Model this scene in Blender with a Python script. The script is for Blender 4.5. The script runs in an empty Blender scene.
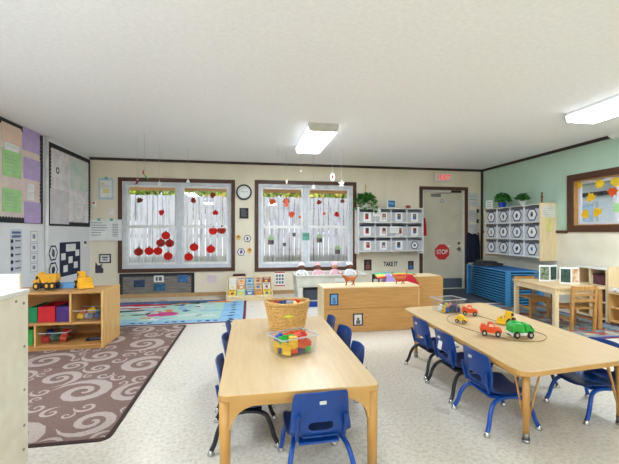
import bpy, bmesh, math, random
from mathutils import Matrix, Vector, Euler
R = math.radians
scene = bpy.context.scene
col = scene.collection

# ------------------------------------------------------------------ camera, world, sun, exposure
F = 355.0; TH = math.atan(59.5 / 355.0); EYE = 1.2; CT, ST = math.cos(TH), math.sin(TH)
cam_d = bpy.data.cameras.new('camera'); cam = bpy.data.objects.new('camera', cam_d); col.objects.link(cam)
cam_d.sensor_width = 36.0; cam_d.lens = 36.0 * F / 619.0; cam_d.clip_start = 0.05; cam_d.clip_end = 200
cam.location = (0, 0, EYE); cam.rotation_euler = (R(90), 0, -TH)
scene.camera = cam
world = bpy.data.worlds.new('world'); scene.world = world; world.use_nodes = True
bg = world.node_tree.nodes['Background']; bg.inputs[0].default_value = (0.84, 0.92, 1.0, 1); bg.inputs[1].default_value = 1.3
sun_d = bpy.data.lights.new('sun', 'SUN'); sun = bpy.data.objects.new('sun', sun_d); col.objects.link(sun)
sun_d.energy = 1.9; sun_d.angle = R(2); sun_d.color = (1, 0.96, 0.9)
sun.rotation_euler = Vector((0.35, 0.75, -0.85)).to_track_quat('-Z', 'Y').to_euler()
LAMP = 36.0
for _n, _x, _w in (('fill_light_1', -0.9, 2.5), ('fill_light_2', 2.8, 3.2)):      # added area lights outside the made-up rear windows, brightening the room
    _l = bpy.data.lights.new(_n, 'AREA'); _l.shape = 'RECTANGLE'; _l.size = _w; _l.size_y = 1.8; _l.energy = 235 * _w; _l.color = (0.68, 0.84, 1.0)
    _o = bpy.data.objects.new(_n, _l); col.objects.link(_o); _o.location = (_x, -3.2, 1.35); _o.rotation_euler = (R(90), 0, R(180))
scene.cycles.diffuse_bounces = 8; scene.cycles.max_bounces = 14
scene.view_settings.view_transform = 'Standard'; scene.view_settings.look = 'None'
scene.view_settings.exposure = 0.36; scene.view_settings.gamma = 1.0
scene.view_settings.use_curve_mapping = False

XL, XR, YB, YF, ZC = -2.82, 4.91, 6.90, -3.0, 2.535     # room: left, right, back, front, ceiling
WT = 0.14

def _ray(px, py):
    u = (px - 309.5) / F; v = (232 - py) / F
    return (u * CT + ST, CT - u * ST, v)
def at_z(px, py, z):
    r = _ray(px, py); t = (z - EYE) / r[2]; return (r[0] * t, r[1] * t, z)
def at_y(px, py, y):
    r = _ray(px, py); t = y / r[1]; return (r[0] * t, y, EYE + r[2] * t)
def at_x(px, py, x):
    r = _ray(px, py); t = x / r[0]; return (x, r[1] * t, EYE + r[2] * t)

# ------------------------------------------------------------------ materials
def lin(c):
    return tuple(((v / 255) / 12.92 if v / 255 <= 0.04045 else ((v / 255 + 0.055) / 1.055) ** 2.4) for v in c) + (1,)
MATS = {}
def mat(name, rgb, rough=0.6, metal=0.0, rgb2=None, scale=8.0, stretch=(1, 1, 1), bump=0.0, bscale=None, coat=0.0,
        emit=None, detail=4.0, trans=0.0, alpha=None, lo=0.35, hi=0.65, spec=None):
    if name in MATS: return MATS[name]
    m = bpy.data.materials.new(name); m.use_nodes = True; MATS[name] = m
    nt = m.node_tree; n = nt.nodes; b = n['Principled BSDF']
    b.inputs['Base Color'].default_value = lin(rgb); b.inputs['Roughness'].default_value = rough
    b.inputs['Metallic'].default_value = metal; b.inputs['Coat Weight'].default_value = coat
    if spec is not None: b.inputs['Specular IOR Level'].default_value = spec
    if trans: b.inputs['Transmission Weight'].default_value = trans
    if alpha is not None: b.inputs['Alpha'].default_value = alpha
    tc = n.new('ShaderNodeTexCoord'); mp = n.new('ShaderNodeMapping')
    nt.links.new(tc.outputs['Object'], mp.inputs[0]); mp.inputs['Scale'].default_value = stretch
    if rgb2 is None: rgb2 = tuple(v * 0.93 for v in rgb)
    ns = n.new('ShaderNodeTexNoise'); ns.inputs['Scale'].default_value = scale; ns.inputs['Detail'].default_value = detail
    nt.links.new(mp.outputs[0], ns.inputs['Vector'])
    cr = n.new('ShaderNodeValToRGB'); cr.color_ramp.elements[0].position = lo; cr.color_ramp.elements[1].position = hi
    cr.color_ramp.elements[0].color = lin(rgb2); cr.color_ramp.elements[1].color = lin(rgb)
    nt.links.new(ns.outputs['Fac'], cr.inputs[0]); nt.links.new(cr.outputs[0], b.inputs['Base Color'])
    if bump:
        nb = n.new('ShaderNodeTexNoise'); nb.inputs['Scale'].default_value = bscale or scale; nb.inputs['Detail'].default_value = 3
        nt.links.new(mp.outputs[0], nb.inputs['Vector'])
        bp = n.new('ShaderNodeBump'); bp.inputs['Strength'].default_value = bump; bp.inputs['Distance'].default_value = 0.01
        nt.links.new(nb.outputs['Fac'], bp.inputs['Height']); nt.links.new(bp.outputs[0], b.inputs['Normal'])
    if emit:
        b.inputs['Emission Color'].default_value = lin(rgb); b.inputs['Emission Strength'].default_value = emit
    return m

def plain(name, rgb, rough=0.55, **k): return mat(name, rgb, rough, **k)

WOODG = (1.2, 14, 14)
maple = mat('maple', (236, 205, 150), 0.42, rgb2=(222, 186, 128), scale=3, stretch=(14, 1.2, 14))
maple_top = mat('maple_laminate', (218, 190, 148), 0.34, rgb2=(211, 181, 136), scale=3, stretch=(16, 1.3, 16), spec=0.4)
edge_tan = mat('tan_edge_band', (204, 158, 90), 0.4, rgb2=(194, 146, 78))
legtan = mat('tan_painted_leg', (202, 152, 82), 0.35, rgb2=(194, 142, 74))
maple_v = mat('maple_vertical', (226, 184, 118), 0.45, rgb2=(208, 160, 92), scale=3, stretch=(14, 14, 1.2))
maple_h = mat('maple_back_panel', (200, 152, 90), 0.45, rgb2=(188, 138, 76), scale=3, stretch=(1.2, 14, 14))
birch = mat('pale_birch', (236, 216, 176), 0.45, rgb2=(224, 200, 156), scale=3, stretch=(14, 14, 1.2))
oakw = mat('honey_wood', (196, 146, 84), 0.45, rgb2=(172, 122, 62), scale=4, stretch=(10, 10, 1.5))
cream_lam = mat('cream_laminate', (232, 226, 206), 0.4, rgb2=(222, 214, 192), scale=12)
brown_trim = mat('dark_brown_trim', (92, 56, 36), 0.45, rgb2=(70, 42, 28), scale=5, stretch=(10, 10, 10))
dark_trim = mat('very_dark_trim', (56, 40, 34), 0.5)
vinyl = mat('grey_vinyl', (214, 218, 226), 0.45)
white = plain('white_plastic', (238, 238, 236), 0.4)
offwhite = plain('off_white', (226, 224, 216), 0.5)
paper = mat('white_paper', (240, 240, 238), 0.8, rgb2=(230, 230, 230))
black = plain('black', (24, 24, 28), 0.5)
softblack = plain('soft_black', (40, 42, 48), 0.8)
navy = plain('navy', (38, 48, 78), 0.8)
ink = plain('ink_grey', (96, 98, 108), 0.8)
chrome = mat('chrome', (200, 200, 200), 0.25, metal=1.0)
steel = mat('brushed_steel', (150, 148, 142), 0.4, metal=0.8)
blue_plastic = mat('blue_chair_plastic', (8, 62, 138), 0.36, rgb2=(6, 56, 128), scale=20, bump=0.05, bscale=250)
blue_leg = plain('blue_leg_paint', (16, 76, 166), 0.3)
black_leg = plain('black_leg_paint', (34, 34, 38), 0.35)
red = plain('red', (206, 40, 34), 0.6); redp = plain('pumpkin_red', (226, 60, 44), 0.7)
orange = plain('orange', (234, 78, 20), 0.35); yellow = plain('yellow', (244, 196, 30), 0.35)
green = plain('green', (40, 178, 66), 0.35); greenp = plain('paper_green', (170, 220, 150), 0.8)
purplep = plain('paper_purple', (196, 172, 222), 0.8); kraft = mat('peach_paper', (232, 206, 188), 0.8, rgb2=(222, 194, 176))
teal = plain('teal', (60, 140, 150), 0.7); tealp = plain('teal_paper', (110, 176, 160), 0.8)
bluep = plain('picture_blue', (70, 120, 180), 0.7); skyp = plain('sky_blue', (110, 170, 220), 0.7)
magenta = plain('magenta', (206, 60, 140), 0.8); brownp = plain('brown_paper', (130, 70, 44), 0.8)
tan = plain('tan_skin', (214, 160, 128), 0.6); dskin = plain('brown_skin', (120, 78, 58), 0.6)
pink = plain('pink_cloth', (238, 190, 200), 0.9); whitec = plain('white_cloth', (236, 234, 238), 0.9)
purplec = mat('purple_cloth', (178, 150, 214), 0.9); redc = plain('red_cloth', (196, 28, 48), 0.9)
darkglass = plain('dark_window', (50, 56, 64), 0.2); wheelm = plain('toy_wheel', (30, 30, 32), 0.5)
greyfab = mat('grey_felt', (196, 196, 200), 0.9, rgb2=(176, 176, 182), scale=60)
gold = plain('mustard_yellow', (240, 180, 20), 0.4)
leafm = mat('leaf_green', (70, 140, 50), 0.6, rgb2=(34, 92, 30), scale=20)
leafy = mat('leaf_yellow', (226, 196, 60), 0.7)

def glass_mat(name, tint=(1, 1, 1, 1), fac=0.08, rough=0.02):
    m = bpy.data.materials.new(name); m.use_nodes = True; nt = m.node_tree; nt.nodes.clear()
    o = nt.nodes.new('ShaderNodeOutputMaterial'); mx = nt.nodes.new('ShaderNodeMixShader')
    t = nt.nodes.new('ShaderNodeBsdfTransparent'); g = nt.nodes.new('ShaderNodeBsdfGlossy')
    t.inputs[0].default_value = tint; g.inputs['Roughness'].default_value = rough; mx.inputs[0].default_value = fac
    nt.links.new(t.outputs[0], mx.inputs[1]); nt.links.new(g.outputs[0], mx.inputs[2]); nt.links.new(mx.outputs[0], o.inputs[0])
    return m
glass = glass_mat('window_glass', fac=.04); clearp = glass_mat('clear_plastic', (0.93, 0.95, 0.97, 1), 0.13, 0.12)

# ------------------------------------------------------------------ mesh builder
class MB:
    def __init__(s): s.bm = bmesh.new(); s.mats = []; s.sm = False
    def _m(s, m):
        if m not in s.mats: s.mats.append(m)
        return s.mats.index(m)
    def poly(s, pts, m):
        vs = [s.bm.verts.new(p) for p in pts]; f = s.bm.faces.new(vs); f.material_index = s._m(m); return f
    def box(s, c, d, m, rot=None, top=None, bev=0.0):
        """c centre, d full sizes; top = (sx, sy) scale of the upper face"""
        g = bmesh.new(); bmesh.ops.create_cube(g, size=1)
        for v in g.verts:
            x, y, z = v.co
            if top and z > 0: x *= top[0]; y *= top[1]
            v.co = (x * d[0], y * d[1], z * d[2])
        if bev: bmesh.ops.bevel(g, geom=list(g.edges), offset=bev, segments=2, affect='EDGES', profile=0.6)
        M = Matrix.Translation(c)
        if rot: M = M @ Euler(rot).to_matrix().to_4x4()
        g.transform(M); s._merge(g, m); return s
    def span(s, a, b, m, bev=0.0):
        c = [(p + q) / 2 for p, q in zip(a, b)]; d = [abs(q - p) for p, q in zip(a, b)]
        return s.box(c, d, m, bev=bev)
    def _merge(s, g, m, smooth=False):
        mi = s._m(m); mp = {}
        for v in g.verts: mp[v] = s.bm.verts.new(v.co)
        for f in g.faces:
            try: nf = s.bm.faces.new([mp[v] for v in f.verts])
            except ValueError: continue
            nf.material_index = mi; nf.smooth = smooth
        g.free()
    def cyl(s, p0, p1, r0, r1=None, m=None, seg=14, smooth=True):
        if r1 is None: r1 = r0
        p0 = Vector(p0); p1 = Vector(p1); d = p1 - p0; q = d.to_track_quat('Z', 'Y'); g = bmesh.new()
        a = []; b = []
        for i in range(seg):
            t = 2 * math.pi * i / seg; c, sn = math.cos(t), math.sin(t)
            a.append(g.verts.new(p0 + q @ Vector((c * r0, sn * r0, 0)))); b.append(g.verts.new(p1 + q @ Vector((c * r1, sn * r1, 0))))
        for i in range(seg):
            j = (i + 1) % seg; g.faces.new((a[i], a[j], b[j], b[i])).smooth = smooth
        g.faces.new(a[::-1]); g.faces.new(b)
        mi = s._m(m); mp = {v: s.bm.verts.new(v.co) for v in g.verts}
        for f in g.faces:
            nf = s.bm.faces.new([mp[v] for v in f.verts]); nf.material_index = mi; nf.smooth = f.smooth
        g.free(); return s
    def tube(s, pts, r, m, seg=10, samples=6):
        """smooth tube through control points (Catmull-Rom)"""
        P = [Vector(p) for p in pts]; Q = []
        if len(P) > 2 and samples > 1:
            E_ = [P[0] * 2 - P[1]] + P + [P[-1] * 2 - P[-2]]
            for i in range(1, len(E_) - 2):
                for k in range(samples):
                    t = k / samples; a, b, c, d = E_[i - 1:i + 3]
                    Q.append(0.5 * ((2 * b) + (c - a) * t + (2 * a - 5 * b + 4 * c - d) * t * t + (3 * b - a - 3 * c + d) * t ** 3))
            Q.append(P[-1])
        else: Q = P
        rr = r if callable(r) else (lambda t: r); rings = []; up = None; mi = s._m(m)
        for i, p in enumerate(Q):
            d = (Q[min(i + 1, len(Q) - 1)] - Q[max(i - 1, 0)]).normalized()
            if up is None: up = d.orthogonal().normalized()
            up = (up - d * up.dot(d)).normalized(); sd = d.cross(up); ra = rr(i / (len(Q) - 1))
            rings.append([s.bm.verts.new(p + (up * math.cos(2 * math.pi * k / seg) + sd * math.sin(2 * math.pi * k / seg)) * ra) for k in range(seg)])
        for a, b in zip(rings, rings[1:]):
            for k in range(seg):
                f = s.bm.faces.new((a[k], a[(k + 1) % seg], b[(k + 1) % seg], b[k])); f.material_index = mi; f.smooth = True
        for rg in (rings[0][::-1], rings[-1]):
            f = s.bm.faces.new(rg); f.material_index = mi
        return s
    def lathe(s, prof, m, c=(0, 0, 0), seg=20, sx=1.0, sy=1.0, smooth=True):
        mi = s._m(m); rings = []
        for r, z in prof:
            rings.append([s.bm.verts.new((c[0] + r * sx * math.cos(2 * math.pi * k / seg), c[1] + r * sy * math.sin(2 * math.pi * k / seg), c[2] + z)) for k in range(seg)])
        for a, b in zip(rings, rings[1:]):
            for k in range(seg):
                f = s.bm.faces.new((a[k], a[(k + 1) % seg], b[(k + 1) % seg], b[k])); f.material_index = mi; f.smooth = smooth
        for rg in (rings[0][::-1], rings[-1]):
            f = s.bm.faces.new(rg); f.material_index = mi
        return s
    def ball(s, c, r, m, seg=12):
        if not hasattr(r, '__len__'): r = (r, r, r)
        g = bmesh.new(); bmesh.ops.create_uvsphere(g, u_segments=seg, v_segments=max(6, seg * 2 // 3), radius=1)
        for v in g.verts: v.co = (c[0] + v.co.x * r[0], c[1] + v.co.y * r[1], c[2] + v.co.z * r[2])
        s._merge(g, m, True); return s
    def prism(s, pts, z0, z1, m, axis='z'):
        """extrude a 2D outline; axis z: (x,y), axis y: (x,z), axis x: (y,z)"""
        def w(p, h): return {'z': (p[0], p[1], h), 'y': (p[0], h, p[1]), 'x': (h, p[0], p[1])}[axis]
        mi = s._m(m); a = [s.bm.verts.new(w(p, z0)) for p in pts]; b = [s.bm.verts.new(w(p, z1)) for p in pts]; n = len(pts)
        fs = [s.bm.faces.new(a[::-1]), s.bm.faces.new(b)] + [s.bm.faces.new((a[i], a[(i + 1) % n], b[(i + 1) % n], b[i])) for i in range(n)]
        for f in fs: f.material_index = mi
        return s
    def text(s, st, size, c, m, w=None, bold=.012):
        """text standing in the xz plane facing -y, centred at c"""
        cu = bpy.data.curves.new('t', 'FONT'); cu.body = st; cu.size = size; cu.align_x = 'CENTER'; cu.align_y = 'CENTER'; cu.extrude = 0.0008; cu.offset = bold * size
        ob = bpy.data.objects.new('t', cu); col.objects.link(ob)
        me = bpy.data.meshes.new_from_object(ob.evaluated_get(bpy.context.evaluated_depsgraph_get()))
        bpy.data.objects.remove(ob); bpy.data.curves.remove(cu)
        g = bmesh.new(); g.from_mesh(me); bpy.data.meshes.remove(me)
        if w:
            xs = [v.co.x for v in g.verts]; k = w / (max(xs) - min(xs))
            for v in g.verts: v.co.x *= k
        g.transform(Matrix.Translation(c) @ Matrix.Rotation(R(90), 4, 'X')); s._merge(g, m); return s
    def build(s, name, parent=None, loc=None, rot=None, smooth=False, bev=0.0, label=None):
        bmesh.ops.recalc_face_normals(s.bm, faces=s.bm.faces)
        me = bpy.data.meshes.new(name); s.bm.to_mesh(me); s.bm.free()
        for m in s.mats: me.materials.append(m)
        o = bpy.data.objects.new(name, me); col.objects.link(o)
        if parent: o.parent = parent
        if loc: o.location = loc
        if rot: o.rotation_euler = rot
        if smooth:
            for p in me.polygons: p.use_smooth = True
        if bev:
            b = o.modifiers.new('bevel', 'BEVEL'); b.width = bev; b.segments = 2; b.limit_method = 'ANGLE'; b.angle_limit = R(40)
        if label: o['label'] = label
        return o

def tag(o, label=None, cat=None, group=None, kind=None):
    if label: o['label'] = label
    if cat: o['category'] = cat
    if group: o['group'] = group
    if kind: o['kind'] = kind
    return o
def thing(name, label, cat, loc=(0, 0, 0), rz=0.0, group=None):
    o = bpy.data.objects.new(name, None); col.objects.link(o); o.empty_display_size = 0.05
    o.location = loc; o.rotation_euler = (0, 0, rz); return tag(o, label, cat, group)
KIDS = {}
def children(o): return [c for c in bpy.data.objects if c.parent is o]
def dup(o, parent=None, loc=None, rz=None, label=None, group=None):
    c = o.copy(); col.objects.link(c)
    if parent: c.parent = parent
    if loc is not None: c.location = loc
    if rz is not None: c.rotation_euler = (0, 0, rz)
    if label: c['label'] = label
    if group: c['group'] = group
    for ch in children(o): dup(ch, c)
    return c
def struct(o): o['kind'] = 'structure'; return o

def rrect(x0, y0, x1, y1, r, n=4):
    pts = []
    for cx, cy, a in ((x1 - r, y0 + r, -90), (x1 - r, y1 - r, 0), (x0 + r, y1 - r, 90), (x0 + r, y0 + r, 180)):
        for k in range(n + 1):
            t = R(a + 90 * k / n); pts.append((cx + r * math.cos(t), cy + r * math.sin(t)))
    return pts
def ngon(cx, cy, r, n=6, a=0, ry=None):
    ry = ry or r
    return [(cx + r * math.cos(a + 2 * math.pi * k / n), cy + ry * math.sin(a + 2 * math.pi * k / n)) for k in range(n)]

def skin_mesh(verts, edges, radii, sub=2):
    """a smooth continuous body grown round a skeleton of joints"""
    me = bpy.data.meshes.new('sk'); me.from_pydata(verts, edges, []); o = bpy.data.objects.new('sk', me); col.objects.link(o)
    md = o.modifiers.new('s', 'SKIN'); md.use_smooth_shade = True
    for i, r in enumerate(radii):
        rr = r if hasattr(r, '__len__') else (r, r); me.skin_vertices[0].data[i].radius = rr
    me.skin_vertices[0].data[0].use_root = True
    sb = o.modifiers.new('u', 'SUBSURF'); sb.levels = sub
    out = bpy.data.meshes.new_from_object(o.evaluated_get(bpy.context.evaluated_depsgraph_get()))
    bpy.data.objects.remove(o); bpy.data.meshes.remove(me)
    for p in out.polygons: p.use_smooth = True
    return out
def mesh_obj(name, me, m, parent=None, loc=None):
    me.name = name; me.materials.clear(); me.materials.append(m); o = bpy.data.objects.new(name, me); col.objects.link(o)
    if parent: o.parent = parent
    if loc: o.location = loc
    return o

# ------------------------------------------------------------------ structure materials
wall_beige = mat('wall_beige', (234, 225, 204), 0.75, rgb2=(227, 217, 195), scale=3, stretch=(1, 1, 0.3))
wall_pale = mat('wall_pale_grey', (236, 236, 240), 0.7, rgb2=(228, 228, 232), scale=2)
wall_green = mat('wall_green', (186, 212, 194), 0.75, rgb2=(178, 205, 186), scale=2)
wall_cream = mat('wall_cream', (240, 236, 220), 0.75, rgb2=(224, 217, 194), scale=2)
ceil_m = mat('ceiling_stipple', (246, 246, 247), 0.95, rgb2=(240, 240, 242), scale=30, bump=0.25, bscale=60)

def floor_mat():
    m = bpy.data.materials.new('speckled_vinyl_floor'); m.use_nodes = True; nt = m.node_tree; n = nt.nodes; b = n['Principled BSDF']; L = nt.links.new
    tc = n.new('ShaderNodeTexCoord')
    n1 = n.new('ShaderNodeTexNoise'); n1.inputs['Scale'].default_value = 45; n1.inputs['Detail'].default_value = 6; L(tc.outputs['Object'], n1.inputs[0])
    r1 = n.new('ShaderNodeValToRGB'); e = r1.color_ramp.elements
    e[0].position = 0.36; e[0].color = lin((204, 195, 180)); e[1].position = 0.50; e[1].color = lin((219, 212, 199))
    x = e.new(0.66); x.color = lin((227, 222, 212)); L(n1.outputs['Fac'], r1.inputs[0])
    br = n.new('ShaderNodeTexBrick'); br.offset = 0; br.inputs['Scale'].default_value = 1; br.inputs['Brick Width'].default_value = 0.305
    br.inputs['Row Height'].default_value = 0.305; br.inputs['Mortar Size'].default_value = 0.0012
    br.inputs['Color1'].default_value = (1, 1, 1, 1); br.inputs['Color2'].default_value = (0.97, 0.97, 0.97, 1); br.inputs['Mortar'].default_value = (0.93, 0.93, 0.93, 1)
    L(tc.outputs['Object'], br.inputs['Vector'])
    mx = n.new('ShaderNodeMix'); mx.data_type = 'RGBA'; mx.blend_type = 'MULTIPLY'; mx.inputs[0].default_value = 1
    L(r1.outputs[0], mx.inputs[6]); L(br.outputs['Color'], mx.inputs[7]); L(mx.outputs[2], b.inputs['Base Color'])
    n2 = n.new('ShaderNodeTexNoise'); n2.inputs['Scale'].default_value = 2.5; L(tc.outputs['Object'], n2.inputs[0])
    mr = n.new('ShaderNodeMapRange'); mr.inputs[3].default_value = 0.2; mr.inputs[4].default_value = 0.42; L(n2.outputs['Fac'], mr.inputs[0]); L(mr.outputs[0], b.inputs['Roughness'])
    b.inputs['Specular IOR Level'].default_value = 0.6
    return m

# ------------------------------------------------------------------ room shell
a = MB(); a.span((XL - WT, YF - WT, -0.1), (XR + WT, YB + WT, 0), floor_mat()); struct(a.build('floor'))
a = MB(); a.span((XL - WT, YF - WT, ZC), (XR + WT, YB + WT, ZC + 0.12), ceil_m); struct(a.build('ceiling'))
W1 = (-2.28, -0.35, 0.53, 2.12); W2 = (0.16, 2.04, 0.51, 2.13); DR = (3.54, 4.50, 0, 2.08)     # openings in the back wall
def wall_x(name, y0, y1, x0, x1, holes, m):
    """wall running along x with rectangular holes (x0,x1,z0,z1)"""
    b = MB(); xs = x0
    for h in holes:
        b.span((xs, y0, 0), (h[0], y1, ZC), m)
        if h[2] > 0: b.span((h[0], y0, 0), (h[1], y1, h[2]), m)
        b.span((h[0], y0, h[3]), (h[1], y1, ZC), m); xs = h[1]
    b.span((xs, y0, 0), (x1, y1, ZC), m); return struct(b.build(name))
wall_x('wall_back', YB, YB + WT, XL - WT, XR + WT, [W1, W2, DR], wall_beige)
a = MB(); a.span((XL - WT, YF, 0), (XL, YB, ZC), wall_pale); struct(a.build('wall_left'))
W3 = (3.0, 4.71, 1.30, 1.98)                                   # right wall window: y0,y1,z0,z1
a = MB(); dz = 1.20
for (y0, y1, z0, z1) in ((YF, W3[0], 0, ZC), (W3[1], YB, 0, ZC), (W3[0], W3[1], 0, W3[2]), (W3[0], W3[1], W3[3], ZC)):
    if z0 < dz: a.span((XR, y0, z0), (XR + WT, y1, min(dz, z1)), wall_cream)
    if z1 > dz: a.span((XR, y0, max(dz, z0)), (XR + WT, y1, z1), wall_green)
struct(a.build('wall_right'))
W4 = (-2.2, 0.4, 0.4, 2.3); W5 = (1.1, 4.5, 0.4, 2.3)  # unseen rear openings, added and sized to let fill light in
wall_x('wall_front', YF - WT, YF, XL - WT, XR + WT, [W4, W5], wall_beige)
# trims
a = MB(); a.span((XL, YB - 0.022, ZC - 0.045), (XR, YB, ZC), dark_trim); struct(a.build('trim_1'))
a = MB(); a.span((XR - 0.022, YF, ZC - 0.045), (XR, YB - 0.022, ZC), dark_trim); struct(a.build('trim_2'))
a = MB(); a.span((XR - 0.03, YB - 0.03, 0), (XR - 0.0005, YB - 0.0005, ZC - 0.045), dark_trim); struct(a.build('trim_3'))
a = MB(); a.span((XR - 0.018, YF, 1.18), (XR, 2.9, 1.225), brown_trim); a.span((XR - 0.018, 4.82, 1.18), (XR, YB - 0.03, 1.225), brown_trim); struct(a.build('trim_4'))
basem = mat('tan_baseboard', (186, 150, 104), 0.6)
a = MB(); a.span((XL, YB - 0.015, 0), (DR[0] - 0.09, YB, 0.07), basem); struct(a.build('baseboard_back'))
a = MB(); a.span((XL, YF, 0), (XL + 0.015, YB - 0.015, 0.07), basem); struct(a.build('baseboard_left'))
a = MB(); a.span((XR - 0.015, YF, 0), (XR, YB - 0.03, 0.07), basem); struct(a.build('baseboard_right'))
# white vertical pipe cover in the left corner of the boards
a = MB(); a.cyl((XL + 0.028, 5.485, 0.0), (XL + 0.028, 5.485, ZC), 0.022, m=white)
for z in (0.6, 1.4, 2.1, 2.4): a.span((XL, 5.455, z), (XL + 0.03, 5.515, z + 0.02), white)
struct(a.build('trim_5'))

def frame(b, x0, x1, z0, z1, w, y0, y1, m, axis='y'):
    """rectangular frame with inner edge x0..z1 and width w"""
    for (p, q, r, s) in ((x0 - w, x0, z0 - w, z1 + w), (x1, x1 + w, z0 - w, z1 + w), (x0, x1, z0 - w, z0), (x0, x1, z1, z1 + w)):
        if axis == 'y': b.span((p, y0, r), (q, y1, s), m)
        else: b.span((y0, p, r), (y1, q, s), m)

def back_window(name, W, mull):
    root = struct(bpy.data.objects.new(name, None)); col.objects.link(root)
    x0, x1, z0, z1 = W
    b = MB(); frame(b, x0, x1, z0, z1, 0.07, YB - 0.022, YB, brown_trim); b.build('window_frame', root, bev=0.003)
    b = MB(); b.span((x0, YB + 0.001, z0), (x1, YB + WT, z0 + 0.015), vinyl); b.build('window_sill', root)
    d = 0.055                                                    # outer vinyl
    b = MB(); frame(b, x0 + d, x1 - d, z0 + 0.015 + d, z1 - d, d, YB + 0.02, YB + 0.10, vinyl)
    b.span((mull - 0.045, YB + 0.02, z0 + 0.07), (mull + 0.045, YB + 0.10, z1 - d), vinyl); b.build('vinyl_frame', root, bev=0.003)
    zm = 1.30
    for (a0, a1) in ((x0 + d, mull - 0.045), (mull + 0.045, x1 - d)):
        for (c0, c1, yy) in ((z0 + 0.07, zm + 0.012, YB + 0.035), (zm - 0.012, z1 - d, YB + 0.062)):
            w = 0.038; b = MB(); frame(b, a0 + w, a1 - w, c0 + w, c1 - w, w, yy, yy + 0.025, white); s = b.build('sash', root, bev=0.002)
            b = MB(); b.span((a0 + w, yy + 0.010, c0 + w), (a1 - w, yy + 0.014, c1 - w), glass); b.build('pane', s)
    return root
back_window('window_1', W1, at_y(179.2, 230, YB)[0]); back_window('window_2', W2, at_y(306, 230, YB)[0])
# right window
root = struct(bpy.data.objects.new('window_3', None)); col.objects.link(root)
b = MB(); frame(b, W3[0], W3[1], W3[2], W3[3], 0.10, XR - 0.025, XR, brown_trim, 'x'); b.build('window_frame', root, bev=0.004)
b = MB(); frame(b, W3[0] + .012, W3[1] - .012, W3[2] + .012, W3[3] - .012, 0.012, XR, XR + WT, oakw, 'x'); b.build('jamb', root)
b = MB(); frame(b, W3[0] + .05, W3[1] - .05, W3[2] + .05, W3[3] - .05, 0.038, XR + 0.06, XR + 0.10, vinyl, 'x')
for yy in (4.13, 3.55): b.span((XR + 0.06, yy - .03, W3[2] + .05), (XR + 0.10, yy + .03, W3[3] - .05), vinyl)
b.build('vinyl_frame', root, bev=0.003)
b = MB(); b.span((XR + 0.078, W3[0] + .05, W3[2] + .05), (XR + 0.082, W3[1] - .05, W3[3] - .05), glass); b.build('pane', root)
for nm, W in (('added_window_1', W4), ('added_window_2', W5)):  # frames and panes for the added rear openings
    root = struct(bpy.data.objects.new(nm, None)); col.objects.link(root)
    b = MB(); frame(b, W[0], W[1], W[2], W[3], 0.07, YF, YF + 0.022, brown_trim); b.build('window_frame', root)
    b = MB(); frame(b, W[0] + .05, W[1] - .05, W[2] + .05, W[3] - .05, 0.05, YF - 0.1, YF - 0.04, vinyl); b.build('vinyl_frame', root)
    b = MB(); b.span((W[0] + .05, YF - 0.072, W[2] + .05), (W[1] - .05, YF - 0.068, W[3] - .05), glass); b.build('pane', root)
# daylight sampling helpers for the openings (portals of the sky)
for nm, loc, rot, sx, sy in (('portal_1', (-1.31, YB + .2, 1.32), (R(-90), 0, 0), 1.9, 1.6), ('portal_2', (1.1, YB + .2, 1.32), (R(-90), 0, 0), 1.9, 1.6),
                             ('portal_3', (XR + .2, 3.85, 1.64), (R(90), 0, R(90)), 1.7, .7)):
    l = bpy.data.lights.new(nm, 'AREA'); l.shape = 'RECTANGLE'; l.size = sx; l.size_y = sy; l.cycles.is_portal = True
    o = bpy.data.objects.new(nm, l); col.objects.link(o); o.location = loc; o.rotation_euler = rot

# door
door_m = mat('door_paint', (206, 200, 180), 0.5, rgb2=(198, 191, 170), scale=4)
root = struct(bpy.data.objects.new('door_1', None)); col.objects.link(root)
x0, x1, _, z1 = DR
b = MB(); b.span((x0 - .07, YB - .02, 0), (x0, YB, z1 + .07), brown_trim); b.span((x1, YB - .02, 0), (x1 + .07, YB, z1 + .07), brown_trim); b.span((x0, YB - .02, z1), (x1, YB, z1 + .07), brown_trim)
b.build('door_frame', root, bev=0.003)
b = MB(); b.span((x0, YB + .001, 0), (x0 + .03, YB + WT, z1), offwhite); b.span((x1 - .03, YB + .001, 0), (x1, YB + WT, z1), offwhite); b.span((x0 + .03, YB + .001, z1 - .03), (x1 - .03, YB + WT, z1), offwhite); b.build('door_jamb', root)
b = MB(); b.span((x0 + .032, YB + .03, .01), (x1 - .032, YB + .075, z1 - .032), door_m); leaf = b.build('door_leaf', root, bev=0.002)
kick = mat('grey_kick_plate', (92, 104, 118), 0.4)
b = MB(); b.span((x0 + .05, YB + .026, .02), (x1 - .05, YB + .0295, .22), kick); b.build('kick_plate', root)
kx, _, kz = at_y(459.5, 249, YB)
b = MB(); b.cyl((kx, YB + .03, kz), (kx, YB + .018, kz), .038, m=chrome); b.cyl((kx, YB + .02, kz), (kx, YB - .02, kz), .014, m=chrome)
b.tube([(kx, YB - .02, kz), (kx - .03, YB - .022, kz), (kx - .09, YB - .02, kz - .005)], .01, chrome); b.build('door_handle', root)
b = MB(); b.cyl((kx, YB + .03, kz + .12), (kx, YB + .01, kz + .12), .028, m=chrome); b.build('deadbolt', root)
cx, _, cz = at_y(455.5, 191.5, YB)
b = MB(); b.span((cx - .10, YB - .02, cz - .025), (cx + .13, YB + .029, cz + .02), black, bev=.004); b.build('door_closer', root)
cx, _, cz = at_y(436.5, 195, YB)
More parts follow.
